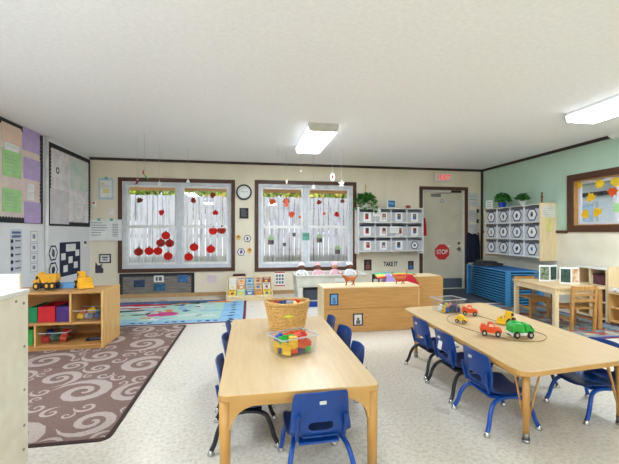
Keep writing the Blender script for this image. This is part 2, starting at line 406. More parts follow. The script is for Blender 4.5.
b = MB(); b.box((cx, YB + .02, cz), (.22, .018, .06), steel, bev=.006); b.tube([(cx, YB + .01, cz + .02), (cx + .14, YB - .02, cz + .045), (cx + .3, YB - .01, cz + .035)], .008, steel); b.build('closer_arm', root)

# ------------------------------------------------------------------ outdoors
grassm = mat('grass', (110, 134, 74), 0.9, rgb2=(150, 140, 96), scale=6)
b = MB(); b.span((-14, YF - 14, -0.45), (18, 22, -0.25), grassm); struct(b.build('ground'))
fence_m = mat('weathered_white_wood', (196, 198, 209), 0.8, rgb2=(142, 146, 160), scale=2.2, stretch=(9, 9, .8), lo=0.30, hi=0.5)
random.seed(4)
root = thing('wooden_fence', 'weathered whitewashed picket fence standing outside the two back windows', 'fence', (0, 9.9, -0.25))
b = MB(); x = -7.0
while x < 9:
    w = random.uniform(.11, .145); h = 2.42 + random.uniform(-.015, .015)
    b.span((x, random.uniform(-.006, .006), 0.03), (x + w, .022, h), fence_m); x += w + random.uniform(.010, .020)
b.build('picket_panel', root)
b = MB()
for z in (.5, 1.3, 2.1): b.span((-7, .023, z), (9, .06, z + .09), fence_m)
b.build('rail', root)
for k in range(7):
    b = MB(); b.span((-6.5 + 2.4 * k, .061, 0), (-6.4 + 2.4 * k, .16, 2.4), fence_m); b.build('post', root)

def leaf_cloud(b, cx, cy, cz, rx, ry, rz, n, size, mats, seed):
    random.seed(seed)
    for i in range(n):
        u, v = random.uniform(-1, 1), random.uniform(0, 2 * math.pi); r = random.uniform(.55, 1) ** .5; q = math.sqrt(1 - u * u)
        c = Vector((cx + rx * r * q * math.cos(v), cy + ry * r * q * math.sin(v), cz + rz * r * u))
        e = Euler((random.uniform(0, 6), random.uniform(0, 6), random.uniform(0, 6))).to_matrix(); s = size * random.uniform(.6, 1.3)
        b.poly([c + e @ Vector(p) * s for p in ((-.5, 0, 0), (0, -.28, .06), (.55, 0, 0), (0, .28, .06))], mats[i % len(mats)])
fol1 = mat('yellow_green_leaves', (190, 206, 70), 0.7); fol2 = mat('mid_leaves', (120, 160, 60), 0.7); fol3 = mat('golden_leaves', (236, 206, 90), 0.7); bark = mat('bark', (100, 80, 60), 0.9)  # yellow-green, mid green and golden leaf colours
root = thing('tall_hedge', 'long dense green hedge far behind the fence and trees', 'hedge', (0.5, 13.6, -0.25))
b = MB(); random.seed(77)
for i in range(9000):
    c = Vector((random.uniform(-8, 8), random.uniform(-.45, .45), random.uniform(1.9, 3.7))); e = Euler((random.uniform(0, 6), random.uniform(0, 6), random.uniform(0, 6))).to_matrix(); q = .2 * random.uniform(.6, 1.3)
    b.poly([c + e @ Vector(p) * q for p in ((-.5, 0, 0), (0, -.28, .06), (.55, 0, 0), (0, .28, .06))], (fol1, fol2, fol3)[i % 3])
b.build('foliage', root); b = MB()
for k in range(17): b.tube([(-8 + k, 0, 0), (-8 + k, .05, 1.2), (-7.8 + k, 0, 2.2)], .04, bark, 6, 3)
b.build('stems', root)
for i, (tx, lab) in enumerate(((-4.9, 'leafy tree behind the fence, farthest to the left'), (-2.55, 'leafy green tree behind the fence, outside left back window'), (-.2, 'yellow-green tree behind the fence, between both back windows'),
                               (2.15, 'golden-leaved tree behind the fence, outside right back window'), (4.5, 'leafy tree behind the fence, farthest to the right'))):
    root = thing('garden_tree', lab, 'tree', (tx, 11.6, -0.25), 0, 'trees behind the fence')
    b = MB(); leaf_cloud(b, 0, 0, 2.6, 1.08, .9, 1.15, 3600, .18, [fol1, fol2, fol3 if i > 1 else fol1], i); b.build('foliage', root)
    b = MB(); b.cyl((0, 0, 0), (0, 0, 2.2), .1, .06, bark); b.tube([(0, 0, 1.4), (.3, 0, 2.0), (.7, .1, 2.6)], .03, bark); b.tube([(0, 0, 1.5), (-.3, .1, 2.1), (-.6, 0, 2.7)], .03, bark); b.build('trunk', root)
beam_m = mat('orange_cedar', (240, 190, 130), 0.6, rgb2=(226, 166, 104), scale=4, stretch=(1, 8, 8))
root = thing('porch_canopy', 'orange-tan timber porch beam under a roof outside the back windows', 'canopy', (0, 8.0, -.25))
b = MB(); b.span((-5.2, 0, 2.34), (6.2, .06, 2.60), beam_m); b.build('beam', root)
b = MB(); b.span((-5.4, -.80, 2.62), (6.4, .25, 2.68), beam_m); b.build('roof_deck', root)
for px in (-5.0, 6.0):
    b = MB(); b.span((px, .01, 0.02), (px + .1, .055, 2.34), beam_m); b.build('post', root)
# building beyond the right window
siding = mat('white_siding', (226, 232, 240), 0.7, rgb2=(206, 216, 230), scale=4, stretch=(1, 1, 14))
root = thing('white_building', 'white sided building with dark gutter seen through the right window', 'building', (9.2, 4.6, -.25))
b = MB(); b.span((0, -6, 0.03), (2.5, 6, 2.75), siding); b.build('wall', root)
b = MB(); b.span((-.5, -6.1, 2.76), (2.6, 6.1, 2.84), offwhite); b.build('roof', root)
b = MB(); b.span((-.12, -6, 2.42), (-.005, 6, 2.52), softblack); b.build('gutter', root)
for k in range(6):
    b = MB(); frame(b, -4.9 + 1.7 * k, -3.9 + 1.7 * k, 1.2, 2.2, .08, -.04, -.002, vinyl, 'x'); w_ = b.build('window', root)
    b = MB(); b.span((-.02, -4.9 + 1.7 * k, 1.2), (-.004, -3.9 + 1.7 * k, 2.2), mat('bluish_pane', (176, 204, 236), 0.2)); b.build('pane', w_)

# ------------------------------------------------------------------ ceiling lamps
lens = bpy.data.materials.new('lit_lens'); lens.use_nodes = True
pb = lens.node_tree.nodes['Principled BSDF']; pb.inputs['Base Color'].default_value = (1, 1, 1, 1); pb.inputs['Emission Color'].default_value = (0.80, 0.90, 1, 1); pb.inputs['Emission Strength'].default_value = LAMP
lamp_end = mat('lamp_end_plate', (206, 200, 190), 0.5)
lens_side = lens.copy(); lens_side.name = 'lit_lens_side'; lens_side.node_tree.nodes['Principled BSDF'].inputs['Emission Strength'].default_value = LAMP * .05
def lamp(x, y, lab):
    root = thing('ceiling_light', lab, 'ceiling light', (x, y, ZC), 0, 'fluorescent ceiling lights')
    b = MB(); b.span((-.18, -.60, -.035), (.18, .60, -.0005), white); b.build('housing', root)
    b = MB(); b.prism([(-.19, -.036), (.19, -.036), (.175, -.10), (-.175, -.10)], -.60, .60, lens_side, 'y'); b.bm.faces.ensure_lookup_table(); li = b._m(lens)
    for f in b.bm.faces:
        if all(v.co.z < -.09 for v in f.verts): f.material_index = li
    b.build('diffuser', root)
    for s in (-1, 1):
        b = MB(); b.prism([(-.192, -.0005), (.192, -.0005), (.192, -.04), (.168, -.104), (-.168, -.104), (-.192, -.04)], s * .601, s * .62, lamp_end, 'y'); b.build('end_plate', root)
lamp(.89, 4.88, 'lit fluorescent ceiling light in front of the right back window')
lamp(3.68, 2.85, 'lit fluorescent ceiling light near the green wall')
lamp(-1.9, 1.75, 'added fluorescent ceiling light at the left, out of view')  # out of view, added to brighten the left wall and rug
lamp(-1.75, -1.9, 'added unseen fluorescent ceiling light in the rear left corner')  # extra lamp behind the camera, added for the room's light
lamp(.98, -1.9, 'added unseen fluorescent ceiling light over the rear middle of the room')  # second extra lamp behind the camera, added to light the room

# ------------------------------------------------------------------ rugs
def patch(b, pts, m, z): b.poly([(p[0], p[1], z) for p in pts], m)
def spiral(b, cx, cy, r, turns, a0, hand, m, z, clip=None):
    n = int(14 * turns); pr = None
    for i in range(n + 1):
        t = i / n; ang = a0 + hand * turns * 2 * math.pi * t; rad = r * (0.10 + 0.90 * t ** 0.9); w = r * (.08 + .19 * t) * (1 if t < .85 else (1 - t) / .15 + .02)
        o_ = (cx + (rad + 0) * math.cos(ang), cy + (rad + 0) * math.sin(ang)); i_ = (cx + (rad - w * 1.5) * math.cos(ang), cy + (rad - w * 1.5) * math.sin(ang))
        if pr:
            q = [pr[0], o_, i_, pr[1]]
            if clip: q = [(min(max(x, clip[0]), clip[2]), min(max(y, clip[1]), clip[3])) for x, y in q]
            try: patch(b, q, m, z)
            except Exception: pass
        pr = (o_, i_)
rug_b = mat('brown_rug_pile', (128, 102, 95), 0.95, rgb2=(114, 90, 82), scale=90, bump=0.4, bscale=200)
rug_l = mat('taupe_swirl_pile', (182, 166, 158), 0.95, rgb2=(166, 150, 142), scale=90, bump=0.4, bscale=200)
rug_e = mat('dark_brown_binding', (62, 42, 38), 0.9)
RX0, RY0, RX1, RY1 = -2.75, 2.2, -.80, 4.78
b = MB(); b.prism(rrect(RX0, RY0, RX1, RY1, .06), .0005, .007, rug_e); b.prism(rrect(RX0 + .025, RY0 + .025, RX1 - .025, RY1 - .025, .05), .006, .0085, rug_b)
random.seed(11); placed = []
for r in [.25] * 14 + [.19] * 34 + [.13] * 90 + [.085] * 160 + [.055] * 160:
    for _ in range(90):
        x = random.uniform(RX0, RX1); y = random.uniform(RY0, RY1)
        if all((x - p[0]) ** 2 + ((y - p[1])) ** 2 > ((r + p[2]) * .86) ** 2 for p in placed):
            placed.append((x, y, r)); break
for i, (x, y, r) in enumerate(placed): spiral(b, x, y, r * .98, 1.75 if r > .1 else 1.3, random.uniform(0, 6.28), random.choice((-1, 1)), rug_l, .0090 + .000001 * i, (RX0 + .03, RY0 + .03, RX1 - .03, RY1 - .03))
tag(b.build('area_rug'), 'brown rug with pale taupe swirls on the left of the floor', 'rug')

def blob(cx, cy, rx, ry, seed, n=14, j=.35, a=0):
    random.seed(seed); out = []
    for k in range(n):
        t = 2 * math.pi * k / n; q = 1 + random.uniform(-j, j); x, y = rx * q * math.cos(t), ry * q * math.sin(t)
        out.append((cx + x * math.cos(a) - y * math.sin(a), cy + x * math.sin(a) + y * math.cos(a)))
    return out
def carpet(n, c, c2=None): return mat(n, c, 0.95, rgb2=c2 or tuple(v * .9 for v in c), scale=60, bump=.3, bscale=200)
mint = carpet('mint_pile', (182, 218, 206)); lblue = carpet('light_blue_pile', (150, 196, 226)); mblue = carpet('mid_blue_pile', (76, 122, 176)); maroon = carpet('maroon_pile', (110, 36, 58))
AX0, AY0, AX1, AY1 = -2.6, 4.83, -.06, 6.45
b = MB(); b.prism(rrect(AX0, AY0, AX1, AY1, .05), .0005, .006, maroon); z = .0065
patch(b, rrect(AX0 + .04, AY0 + .03, AX1 - .04, AY1 - .03, .04), lblue, z); patch(b, rrect(AX0 + .3, AY0 + .2, AX1 - .36, AY1 - .2, .1), mint, z + .0004)
patch(b, [(AX0 + .1, AY1 - .3), (AX1 - .5, AY1 - .22), (AX1 - .4, AY1 - .04), (AX0 + .1, AY1 - .04)], mblue, z + .0008)
inkb = carpet('dark_blue_pile', (40, 60, 120))
for k in range(22):
    cx = AX0 + .25 + k * .105
    if k % 4 != 3:
        patch(b, blob(cx, AY0 + .11, .035, .03, k, 7, .4), inkb, z + .001)
    patch(b, blob(cx, AY1 - .12, .03, .025, k + 50, 7, .4), inkb, z + .0012)
for k in range(8): patch(b, rrect(AX1 - .33, AY0 + .12 + .18 * k, AX1 - .08, AY0 + .26 + .18 * k, .02), carpet('sky_pile', (128, 186, 232)) if k % 2 else lblue, z + .001); patch(b, blob(AX1 - .2, AY0 + .19 + .18 * k, .05, .035, k + 9, 8, .5), inkb, z + .0014)
redr = carpet('red_pile', (196, 40, 62)); mag = carpet('magenta_pile', (214, 66, 140)); dgr = carpet('olive_pile', (74, 92, 70)); org = carpet('orange_pile', (226, 140, 70)); whp = carpet('white_pile', (226, 228, 230)); blk = carpet('charcoal_pile', (52, 54, 66))
def fb(px, py, rx, ry, sd, m, dz=.001, a=0, j=.35): x, y, _ = at_z(px, py, 0); patch(b, blob(x, y, rx, ry, sd, 16, j, a), m, z + dz)
fb(140, 307, .42, .20, 1, redr, .0015); fb(130, 308, .24, .07, 2, whp, .002); fb(152, 307, .2, .06, 3, whp, .0021, j=.5); fb(160, 305.5, .22, .08, 4, redr, .0023)
fb(163, 315, .19, .13, 5, mag, .0015); fb(122, 312, .25, .07, 6, blk, .0016, j=.6); fb(140, 312.5, .12, .04, 7, whp, .002); fb(190, 303.5, .36, .09, 8, dgr, .0017, j=.5)
fb(184, 304, .12, .04, 9, org, .002); fb(200, 303, .14, .03, 10, blk, .0022); fb(221, 302, .22, .08, 11, org, .0018); fb(213, 311, .16, .05, 12, lblue, .0017); fb(205, 316, .15, .04, 13, whp, .0018, j=.6); fb(130, 321, .12, .05, 14, lblue, .0016)
random.seed(21)
pal = [whp, lblue, carpet('pale_mint_pile', (200, 230, 218)), carpet('lavender_pile', (190, 184, 220)), dgr, whp, org, carpet('pale_mint_pile', (200, 230, 218)), mblue, blk]
for k in range(60):
    x, y, rx, ry = random.uniform(AX0 + .35, AX1 - .45), random.uniform(AY0 + .25, AY1 - .25), random.uniform(.03, .13), random.uniform(.02, .06); st_ = random.getstate(); patch(b, blob(x, y, rx, ry, k + 300, 12, .5, k), pal[k % 10], z + .0009 + k * .000004); random.setstate(st_)
tag(b.build('alphabet_rug'), 'mint and blue picture rug with red and magenta shapes below left back window', 'rug')

b = MB(); rr0, rr1 = (2.95, 3.38), (4.62, 5.30); b.prism(rrect(rr0[0], rr0[1], rr1[0], rr1[1], .08), .0005, .006, maroon); z = .0065
greyp = carpet('slate_pile', (142, 152, 156), (122, 134, 140)); navyp = carpet('royal_pile', (44, 74, 160)); tealr = carpet('teal_pile', (96, 150, 150)); brick = carpet('brick_pile', (168, 78, 70)); sand = carpet('sand_pile', (190, 176, 150))
patch(b, rrect(rr0[0] + .03, rr0[1] + .03, rr1[0] - .03, rr1[1] - .03, .07), navyp, z); patch(b, rrect(rr0[0] + .09, rr0[1] + .06, rr1[0] - .06, rr1[1] - .07, .05), greyp, z + .0005)
random.seed(3); cs = [(random.uniform(rr0[0] + .2, rr1[0] - .2), random.uniform(rr0[1] + .14, rr1[1] - .15), random.uniform(.03, .13), random.uniform(.02, .05)) for _ in range(190)]
for i, (x, y, rx, ry) in enumerate(cs): patch(b, blob(x, y, rx, ry, i, 12, .35, i), (brick, tealr, sand, brick, carpet('dusk_pile', (92, 116, 136)), carpet('rust_pile', (190, 110, 80)), tealr, carpet('pale_slate_pile', (170, 182, 188)))[i % 8], z + .001 + i * .00001)
tag(b.build('play_rug'), 'slate rug patterned in brick red, teal and blue under small wooden table', 'rug')
b = MB(); b.prism(rrect(2.5, 5.42, 4.88, 6.86, .03), .0005, .006, carpet('charcoal_mat_pile', (52, 60, 74)))
tag(b.build('entry_mat'), 'large charcoal blue floor mat in front of the door', 'floor mat')

# ------------------------------------------------------------------ tables
def table_left():
    root = thing('activity_table', 'rectangular maple table with arched legs in the centre, toy bins on it', 'table', (.243, 2.39, 0))
    hx, hy, H = .388, .725, .45
    b = MB(); b.prism(rrect(-hx, -hy, hx, hy, .035), H - .028, H, maple_top); 
    b.build('tabletop', root, bev=.003)
    b = MB(); o_ = rrect(-hx - .002, -hy - .002, hx + .002, hy + .002, .037); b.prism(o_, H - .0285, H - .0035, edge_tan); b.build('edge_band', root)
    b = MB()
    for s in (-1, 1):
        b.span((-hx + .08, s * (hy - .03) - .01, H - .065), (hx - .08, s * (hy - .03) + .01, H - .029), edge_tan)
        b.span((s * (hx - .03) - .01, -hy + .08, H - .065), (s * (hx - .03) + .01, hy - .08, H - .029), edge_tan)
    b.build('apron', root)
    for sx in (-1, 1):
        for sy in (-1, 1):
            b = MB(); x, y = sx * (hx - .03), sy * (hy - .03)
            b.cyl((x, y, .0), (x, y, H - .03), .024, .027, legtan, 16)
            arc = [(0, 0), (0, -.135)] + [(-.028 - .125 * (1 - math.cos(R(t))), -.135 + .105 * math.sin(R(t))) for t in range(0, 91, 15)] + [(-.153, 0)]
            b.prism([(x + sx * p[0], H - .03 + p[1]) for p in arc], y - .017, y + .017, edge_tan, 'y')
            b.prism([(y + sy * p[0], H - .03 + p[1]) for p in arc], x - .017, x + .017, edge_tan, 'x')
            lg = b.build('leg', root)
            b = MB(); b.cyl((x, y, .0), (x, y, .03), .029, m=chrome); b.build('glide', lg)
table_left()
RT = [(1.43, 1.675), (2.34, 1.765), (2.45, 3.43), (1.49, 3.31)]
def rounded_poly(P, r, n=5):
    out = []
    for i in range(len(P)):
        p = Vector(P[i]); a_ = (Vector(P[i - 1]) - p).normalized(); c_ = (Vector(P[(i + 1) % len(P)]) - p).normalized()
        s0 = p + a_ * r; s1 = p + c_ * r
        for k in range(n + 1):
            t = k / n; out.append(tuple(s0 * (1 - t) ** 2 + p * 2 * t * (1 - t) + s1 * t * t))
    return out
def inset(P, d):
    c = Vector((sum(p[0] for p in P) / 4, sum(p[1] for p in P) / 4)); return [tuple(Vector(p) + (c - Vector(p)).normalized() * d) for p in P]
def table_right():
    root = thing('activity_table', 'long maple table at the right with braced legs, toy vehicles on top', 'table', (0, 0, 0)); H = .45
    b = MB(); b.prism(rounded_poly(RT, .09), H - .028, H, maple_top); b.build('tabletop', root, bev=.003)
    b = MB(); b.prism(rounded_poly([(p[0] + (p[0] - 1.9) * .003, p[1] + (p[1] - 2.5) * .003) for p in RT], .09), H - .0285, H - .0035, edge_tan); b.build('edge_band', root)
    L = [(1.555, 1.795), (2.275, 1.865), (2.34, 3.29), (1.57, 3.19)]; c = Vector((1.9, 2.55))
    b = MB(); I2 = inset(RT, .13)
    for i in range(4):
        p, q = Vector(I2[i]), Vector(I2[(i + 1) % 4]); d = (q - p).normalized(); n_ = Vector((-d.y, d.x)) * .009
        b.prism([tuple(p + n_), tuple(q + n_), tuple(q - n_), tuple(p - n_)], H - .07, H - .029, edge_tan)
    b.build('apron', root)
    for i, p in enumerate(L):
        x, y = p; b = MB(); b.cyl((x, y, .0), (x, y, H - .03), .016, .021, legtan, 16); lg = b.build('leg', root)
        b = MB(); b.cyl((x, y, .0), (x, y, .018), .021, m=chrome); b.cyl((x, y, .018), (x, y, .055), .018, .018, steel); b.build('glide', lg)
        for q in (L[i - 1], L[(i + 1) % 4]):
            d = (Vector(q) - Vector(p)).normalized(); b = MB()
            b.cyl((x + d.x * .11, y + d.y * .11, H - .03), (x + d.x * .018, y + d.y * .018, .13), .006, m=legtan); b.build('brace', lg)
table_right()

# ------------------------------------------------------------------ chairs
def chair_shell():
    prof = [(-.185, .462), (-.183, .455), (-.176, .42), (-.168, .38), (-.160, .335), (-.156, .306), (-.150, .268), (-.140, .236), (-.118, .217), (-.07, .208), (-.02, .205), (.04, .207), (.09, .212), (.125, .211), (.142, .201)]
    wid = [.115, .128, .136, .139, .142, .146, .149, .152, .154, .156, .156, .155, .152, .145, .13]
    nx = 10; bm = bmesh.new(); g = []
    for i, (y, z) in enumerate(prof):
        row = []
        for j in range(nx + 1):
            t = -1 + 2 * j / nx; x = t * wid[i]; k = t * t
            back = max(0, min(1, (z - .25) / .08)) if y < -.1 else 0
            row.append(bm.verts.new((x, y + .028 * k * back, z + (.026 * k if not back else .016 * k * (1 - back)) - (.004 * abs(t) ** 4 * 4 if i == 0 else 0))))
        g.append(row)
    for i in range(len(prof) - 1):
        for j in range(nx):
            if i == 5 and 3 <= j <= 6: continue             # handle slot
            bm.faces.new((g[i][j], g[i][j + 1], g[i + 1][j + 1], g[i + 1][j]))
    bmesh.ops.delete(bm, geom=[v for v in bm.verts if not v.link_faces], context='VERTS')
    me = bpy.data.meshes.new('seat_shell'); bm.to_mesh(me); bm.free(); o = bpy.data.objects.new('seat_shell', me); col.objects.link(o)
    s = o.modifiers.new('s', 'SOLIDIFY'); s.thickness = .009; s.offset = 0; u = o.modifiers.new('u', 'SUBSURF'); u.levels = 2; u.render_levels = 2
    out = bpy.data.meshes.new_from_object(o.evaluated_get(bpy.context.evaluated_depsgraph_get())); bpy.data.objects.remove(o)
    for p in out.polygons: p.use_smooth = True
    return out
SHELL = chair_shell()
sticker = plain('chair_label_grey', (200, 200, 196), .5)
def make_chair(legm):
    root = thing('preschool_chair', 'x', 'chair', (0, 0, 0), 0, None)
    o = mesh_obj('seat_shell', SHELL.copy(), blue_plastic, root)
    b = MB()
    for sx in (-1, 1):
        b.tube([(sx * .112, -.140, .225), (sx * .116, -.158, .29), (sx * .114, -.170, .35)], .010, blue_plastic, 8)
    b.span((-.09, -.157, .238), (.09, -.145, .246), blue_plastic, bev=.003); b.build('back_rib', root)
    b = MB(); b.box((0, -.1915, .415), (.032, .002, .015), sticker, rot=(R(-12), 0, 0)); b.build('label_plate', root)
    b = MB(); b.box((0, -.02, .191), (.20, .20, .012), legm, bev=.004); b.build('seat_plate', root)
    for sx in (-1, 1):
        for sy in (-1, 1):
            if sy < 0: pts = [(sx * .105, .0, .190), (sx * .118, -.07, .188), (sx * .135, -.125, .172), (sx * .150, -.158, .12), (sx * .160, -.175, .06), (sx * .170, -.195, .018)]
            else: pts = [(sx * .105, -.02, .190), (sx * .115, .05, .188), (sx * .13, .10, .172), (sx * .142, .127, .12), (sx * .148, .145, .06), (sx * .152, .165, .018)]
            b = MB(); b.tube(pts, .0128, legm, 10, 5); lg = b.build('leg', root)
            e = pts[-1]; b = MB(); b.lathe([(.019, 0), (.020, .006), (.014, .016), (.012, .03)], chrome, (e[0], e[1], 0), 12); b.build('glide', lg)
    return root
proto_blue = make_chair(blue_leg); proto_black = make_chair(black_leg); used = set()
def put_chair(x, y, rz, lab, grp, kind='blue'):
    p = proto_blue if kind == 'blue' else proto_black
    if kind not in used:
        used.add(kind); p.location = (x, y, 0); p.rotation_euler = (0, 0, R(rz)); p['label'] = lab; p['group'] = grp; return p
    return dup(p, None, (x, y, 0), R(rz), lab, grp)
GL, GR_ = 'blue chairs around the central table', 'blue chairs around the right-hand table'
put_chair(.325, 1.79, 2, 'blue plastic chair with blue legs at the near end of the central table', GL)
put_chair(-.012, 2.14, -90, 'blue chair with black legs on left of central table, nearest the viewer', GL, 'black')
put_chair(-.012, 2.60, -92, 'blue chair on left side of central table, middle of three', GL, 'black')
put_chair(-.012, 2.99, -88, 'blue chair on left side of central table, farthest from the viewer', GL, 'black')
put_chair(.545, 2.25, 90, 'blue chair with blue legs on right of central table, nearest the viewer', GL)
put_chair(.575, 2.66, 98, 'blue chair on right side of central table, middle one and slightly turned', GL)
put_chair(.545, 3.03, 90, 'blue chair on right side of central table, farthest from the viewer', GL)
put_chair(1.565, 2.05, -90, 'blue chair with blue legs on left of right-hand table, nearest the viewer', GR_)
c2 = put_chair(1.585, 2.46, -90, 'blue chair with white sticker and black legs, middle on left of right-hand table', GR_, 'black')
b = MB(); b.box((.0, -.183, .355), (.05, .002, .06), paper, rot=(R(-12), 0, 0)); b.build('sticker', c2, label='white paper sticker')
put_chair(1.60, 2.87, -88, 'blue chair with black legs on left of right-hand table, farthest from viewer', GR_, 'black')
put_chair(2.235, 2.05, 90, 'blue chair on the far right side of right-hand table, nearest the viewer', GR_)
_r2 = put_chair(2.15, 2.56, 90, 'blue chair on the far right side of right-hand table, second from the viewer', GR_, 'black'); _r2.scale = (1, 1, .88)

# ------------------------------------------------------------------ toys on the tables
TZ = .4505
def basket():
    x, y, _ = .285, 2.75, 0
    wick = mat('wicker', (236, 196, 124), 0.8, rgb2=(200, 152, 84), scale=70, stretch=(1, 1, 1.6), bump=.8, bscale=90)
    root = thing('wicker_basket', 'oval woven wicker basket with a yellow tag on the central table', 'basket', (x, y, TZ), R(-4))
    b = MB(); sx, sy = 1.0, .72
    b.lathe([(.126, 0), (.138, .045), (.155, .13), (.166, .20), (.162, .20), (.151, .13), (.134, .045), (.12, .008)], wick, sx=sx, sy=sy, seg=36)
    for k in range(11):                                           # woven courses
        zz = .010 + k * .0185; r = .127 + .040 * (zz / .20)
        b.tube([(r * math.cos(t) * sx * (1.01 + .012 * ((i + k) % 2)), r * math.sin(t) * sy * (1.01 + .012 * ((i + k) % 2)), zz) for i, t in enumerate([2 * math.pi * q / 48 for q in range(49)])], .0065, wick, 6, 1)
    b.build('woven_body', root)
    b = MB(); b.tube([(.167 * math.cos(t) * sx, .167 * math.sin(t) * sy, .204 + .012 * abs(math.cos(t)) ** 2) for t in [2 * math.pi * q / 40 for q in range(41)]], .011, wick, 8, 1); b.build('rim', root)
    b = MB(); b.ball((0.01, -.116, .12), (.032, .006, .014), plain('lime_tag', (214, 214, 60), .5)); b.build('tag', root, label='yellow-green tag')
    return x, y
bx, by = basket()
def brick(x, y, z, m, lab, grp, s=(.045, .03, .024), rot=(0, 0, 0), studs=2):
    b = MB(); b.box((0, 0, 0), s, m, bev=.003)
    for k in range(studs): b.cyl((-s[0] / 4 + k * s[0] / 2 if studs > 1 else 0, 0, s[2] / 2), (-s[0] / 4 + k * s[0] / 2 if studs > 1 else 0, 0, s[2] / 2 + .008), s[1] * .3, m=m, seg=10)
    o = b.build('toy_block', None, (x, y, z), rot); return tag(o, lab, 'toy block', grp)
cm = {'dark blue': plain('toy_dark_blue', (36, 50, 120), .4), 'grey': plain('toy_grey', (170, 176, 184), .4), 'yellow': yellow, 'orange': orange, 'red': plain('toy_red', (216, 44, 36), .35), 'green': green, 'blue': plain('toy_blue', (36, 80, 190), .35), 'white': white, 'purple': plain('toy_purple', (96, 70, 140), .4), 'dark green': plain('toy_dark_green', (40, 110, 90), .4)}
random.seed(5)
for i, (dx, dy, dz, c, lab) in enumerate(((-.045, -.02, .105, 'dark blue', 'dark blue block on top at left inside wicker basket'), (-.005, .03, .10, 'dark blue', 'dark blue block at the back inside wicker basket'),
        (.02, -.01, .105, 'grey', 'grey block in the middle of wicker basket'), (.075, .02, .105, 'orange', 'orange block at the right inside wicker basket'), (.055, -.035, .095, 'yellow', 'yellow block at front right inside wicker basket'),
        (-.02, -.035, .06, 'yellow', 'yellow block low inside wicker basket'), (-.085, .015, .10, 'orange', 'orange block at the far left inside wicker basket'))):
    brick(bx + dx, by + dy, TZ + dz + .088, cm[c], lab, 'blocks in the wicker basket', (.055, .042, .036), (random.uniform(-.5, .5), random.uniform(-.5, .5), random.uniform(0, 3)))

def clear_bin(name, label, loc, rz, w, d, h, group=None):
    root = thing(name, label, 'bin', loc, rz, group); b = MB(); t = .003; tw, td = w * 1.1, d * 1.1
    def wallq(p, q, P, Q): b.poly([(p[0], p[1], .002), (q[0], q[1], .002), (Q[0], Q[1], h), (P[0], P[1], h)], clearp)
    lo = [(-w / 2, -d / 2), (w / 2, -d / 2), (w / 2, d / 2), (-w / 2, d / 2)]; hi = [(-tw / 2, -td / 2), (tw / 2, -td / 2), (tw / 2, td / 2), (-tw / 2, td / 2)]
    for i in range(4): wallq(lo[i], lo[(i + 1) % 4], hi[i], hi[(i + 1) % 4])
    b.poly([(p[0], p[1], .002) for p in lo], clearp); b.build('tub', root)
    rimm = mat('frosted_rim', (214, 220, 226), .3, alpha=.6)
    b = MB(); frame(b, -tw / 2, tw / 2, -td / 2, td / 2, .007, h - .006, h, rimm) if False else None
    for (p, q, r, s) in ((-tw / 2 - .007, -tw / 2, -td / 2 - .007, td / 2 + .007), (tw / 2, tw / 2 + .007, -td / 2 - .007, td / 2 + .007), (-tw / 2, tw / 2, -td / 2 - .007, -td / 2), (-tw / 2, tw / 2, td / 2, td / 2 + .007)):
        b.span((p, r, h - .007), (q, s, h), rimm)
    b.build('rim', root); return root
brz = R(24); bcx, bcy = .262, 2.205
clear_bin('clear_toy_bin', 'clear plastic bin heaped with bright blocks on the central table', (bcx, bcy, TZ), brz, .225, .17, .115)
places = []
colsL = ['yellow', 'yellow', 'green', 'blue', 'orange', 'yellow', 'dark blue', 'red', 'orange', 'green', 'yellow', 'orange', 'dark blue', 'green', 'red', 'red', 'yellow', 'red', 'orange', 'green', 'blue', 'green', 'orange', 'red', 'orange', 'red', 'blue', 'orange']
pos = [(-.07, -.045), (-.02, -.045), (.03, -.045), (.075, -.04), (-.07, 0), (-.02, 0), (.03, 0), (.075, .005), (-.07, .045), (-.02, .045), (.03, .045), (.075, .045)]
lay = ['bottom layer', 'middle layer', 'top layer']; wd = ['front left', 'front centre-left', 'front centre-right', 'front right', 'middle left', 'centre-left', 'centre-right', 'middle right', 'back left', 'back centre-left', 'back centre-right', 'back right']
seq = [['yellow', 'orange', 'dark blue', 'green', 'dark blue', 'red', 'blue', 'green', 'yellow', 'red', 'green', 'dark blue'], ['yellow', 'yellow', 'orange', 'red', 'yellow', 'green', 'red', 'red', 'yellow', 'blue', 'orange', 'red'], ['green', 'yellow', 'red', 'red', 'green', 'green', 'orange', 'red', 'blue', 'orange', 'orange', 'orange']]
random.seed(9)
for L_ in range(3):
    for i, (dx, dy) in enumerate(pos):
        if L_ == 2 and i in (0, 3): continue
        c = seq[L_][i]; x = bcx + dx * math.cos(brz) - dy * math.sin(brz); y = bcy + dx * math.sin(brz) + dy * math.cos(brz)
        brick(x + random.uniform(-.003, .003), y + random.uniform(-.003, .003), TZ + .022 + L_ * .033, cm[c], '%s block, %s, %s of the clear bin on central table' % (c, lay[L_], wd[i]), 'blocks in the clear bin on the central table', (.052, .042, .031), (random.uniform(-.35, .35), random.uniform(-.35, .35), brz + random.uniform(-.4, .4)))
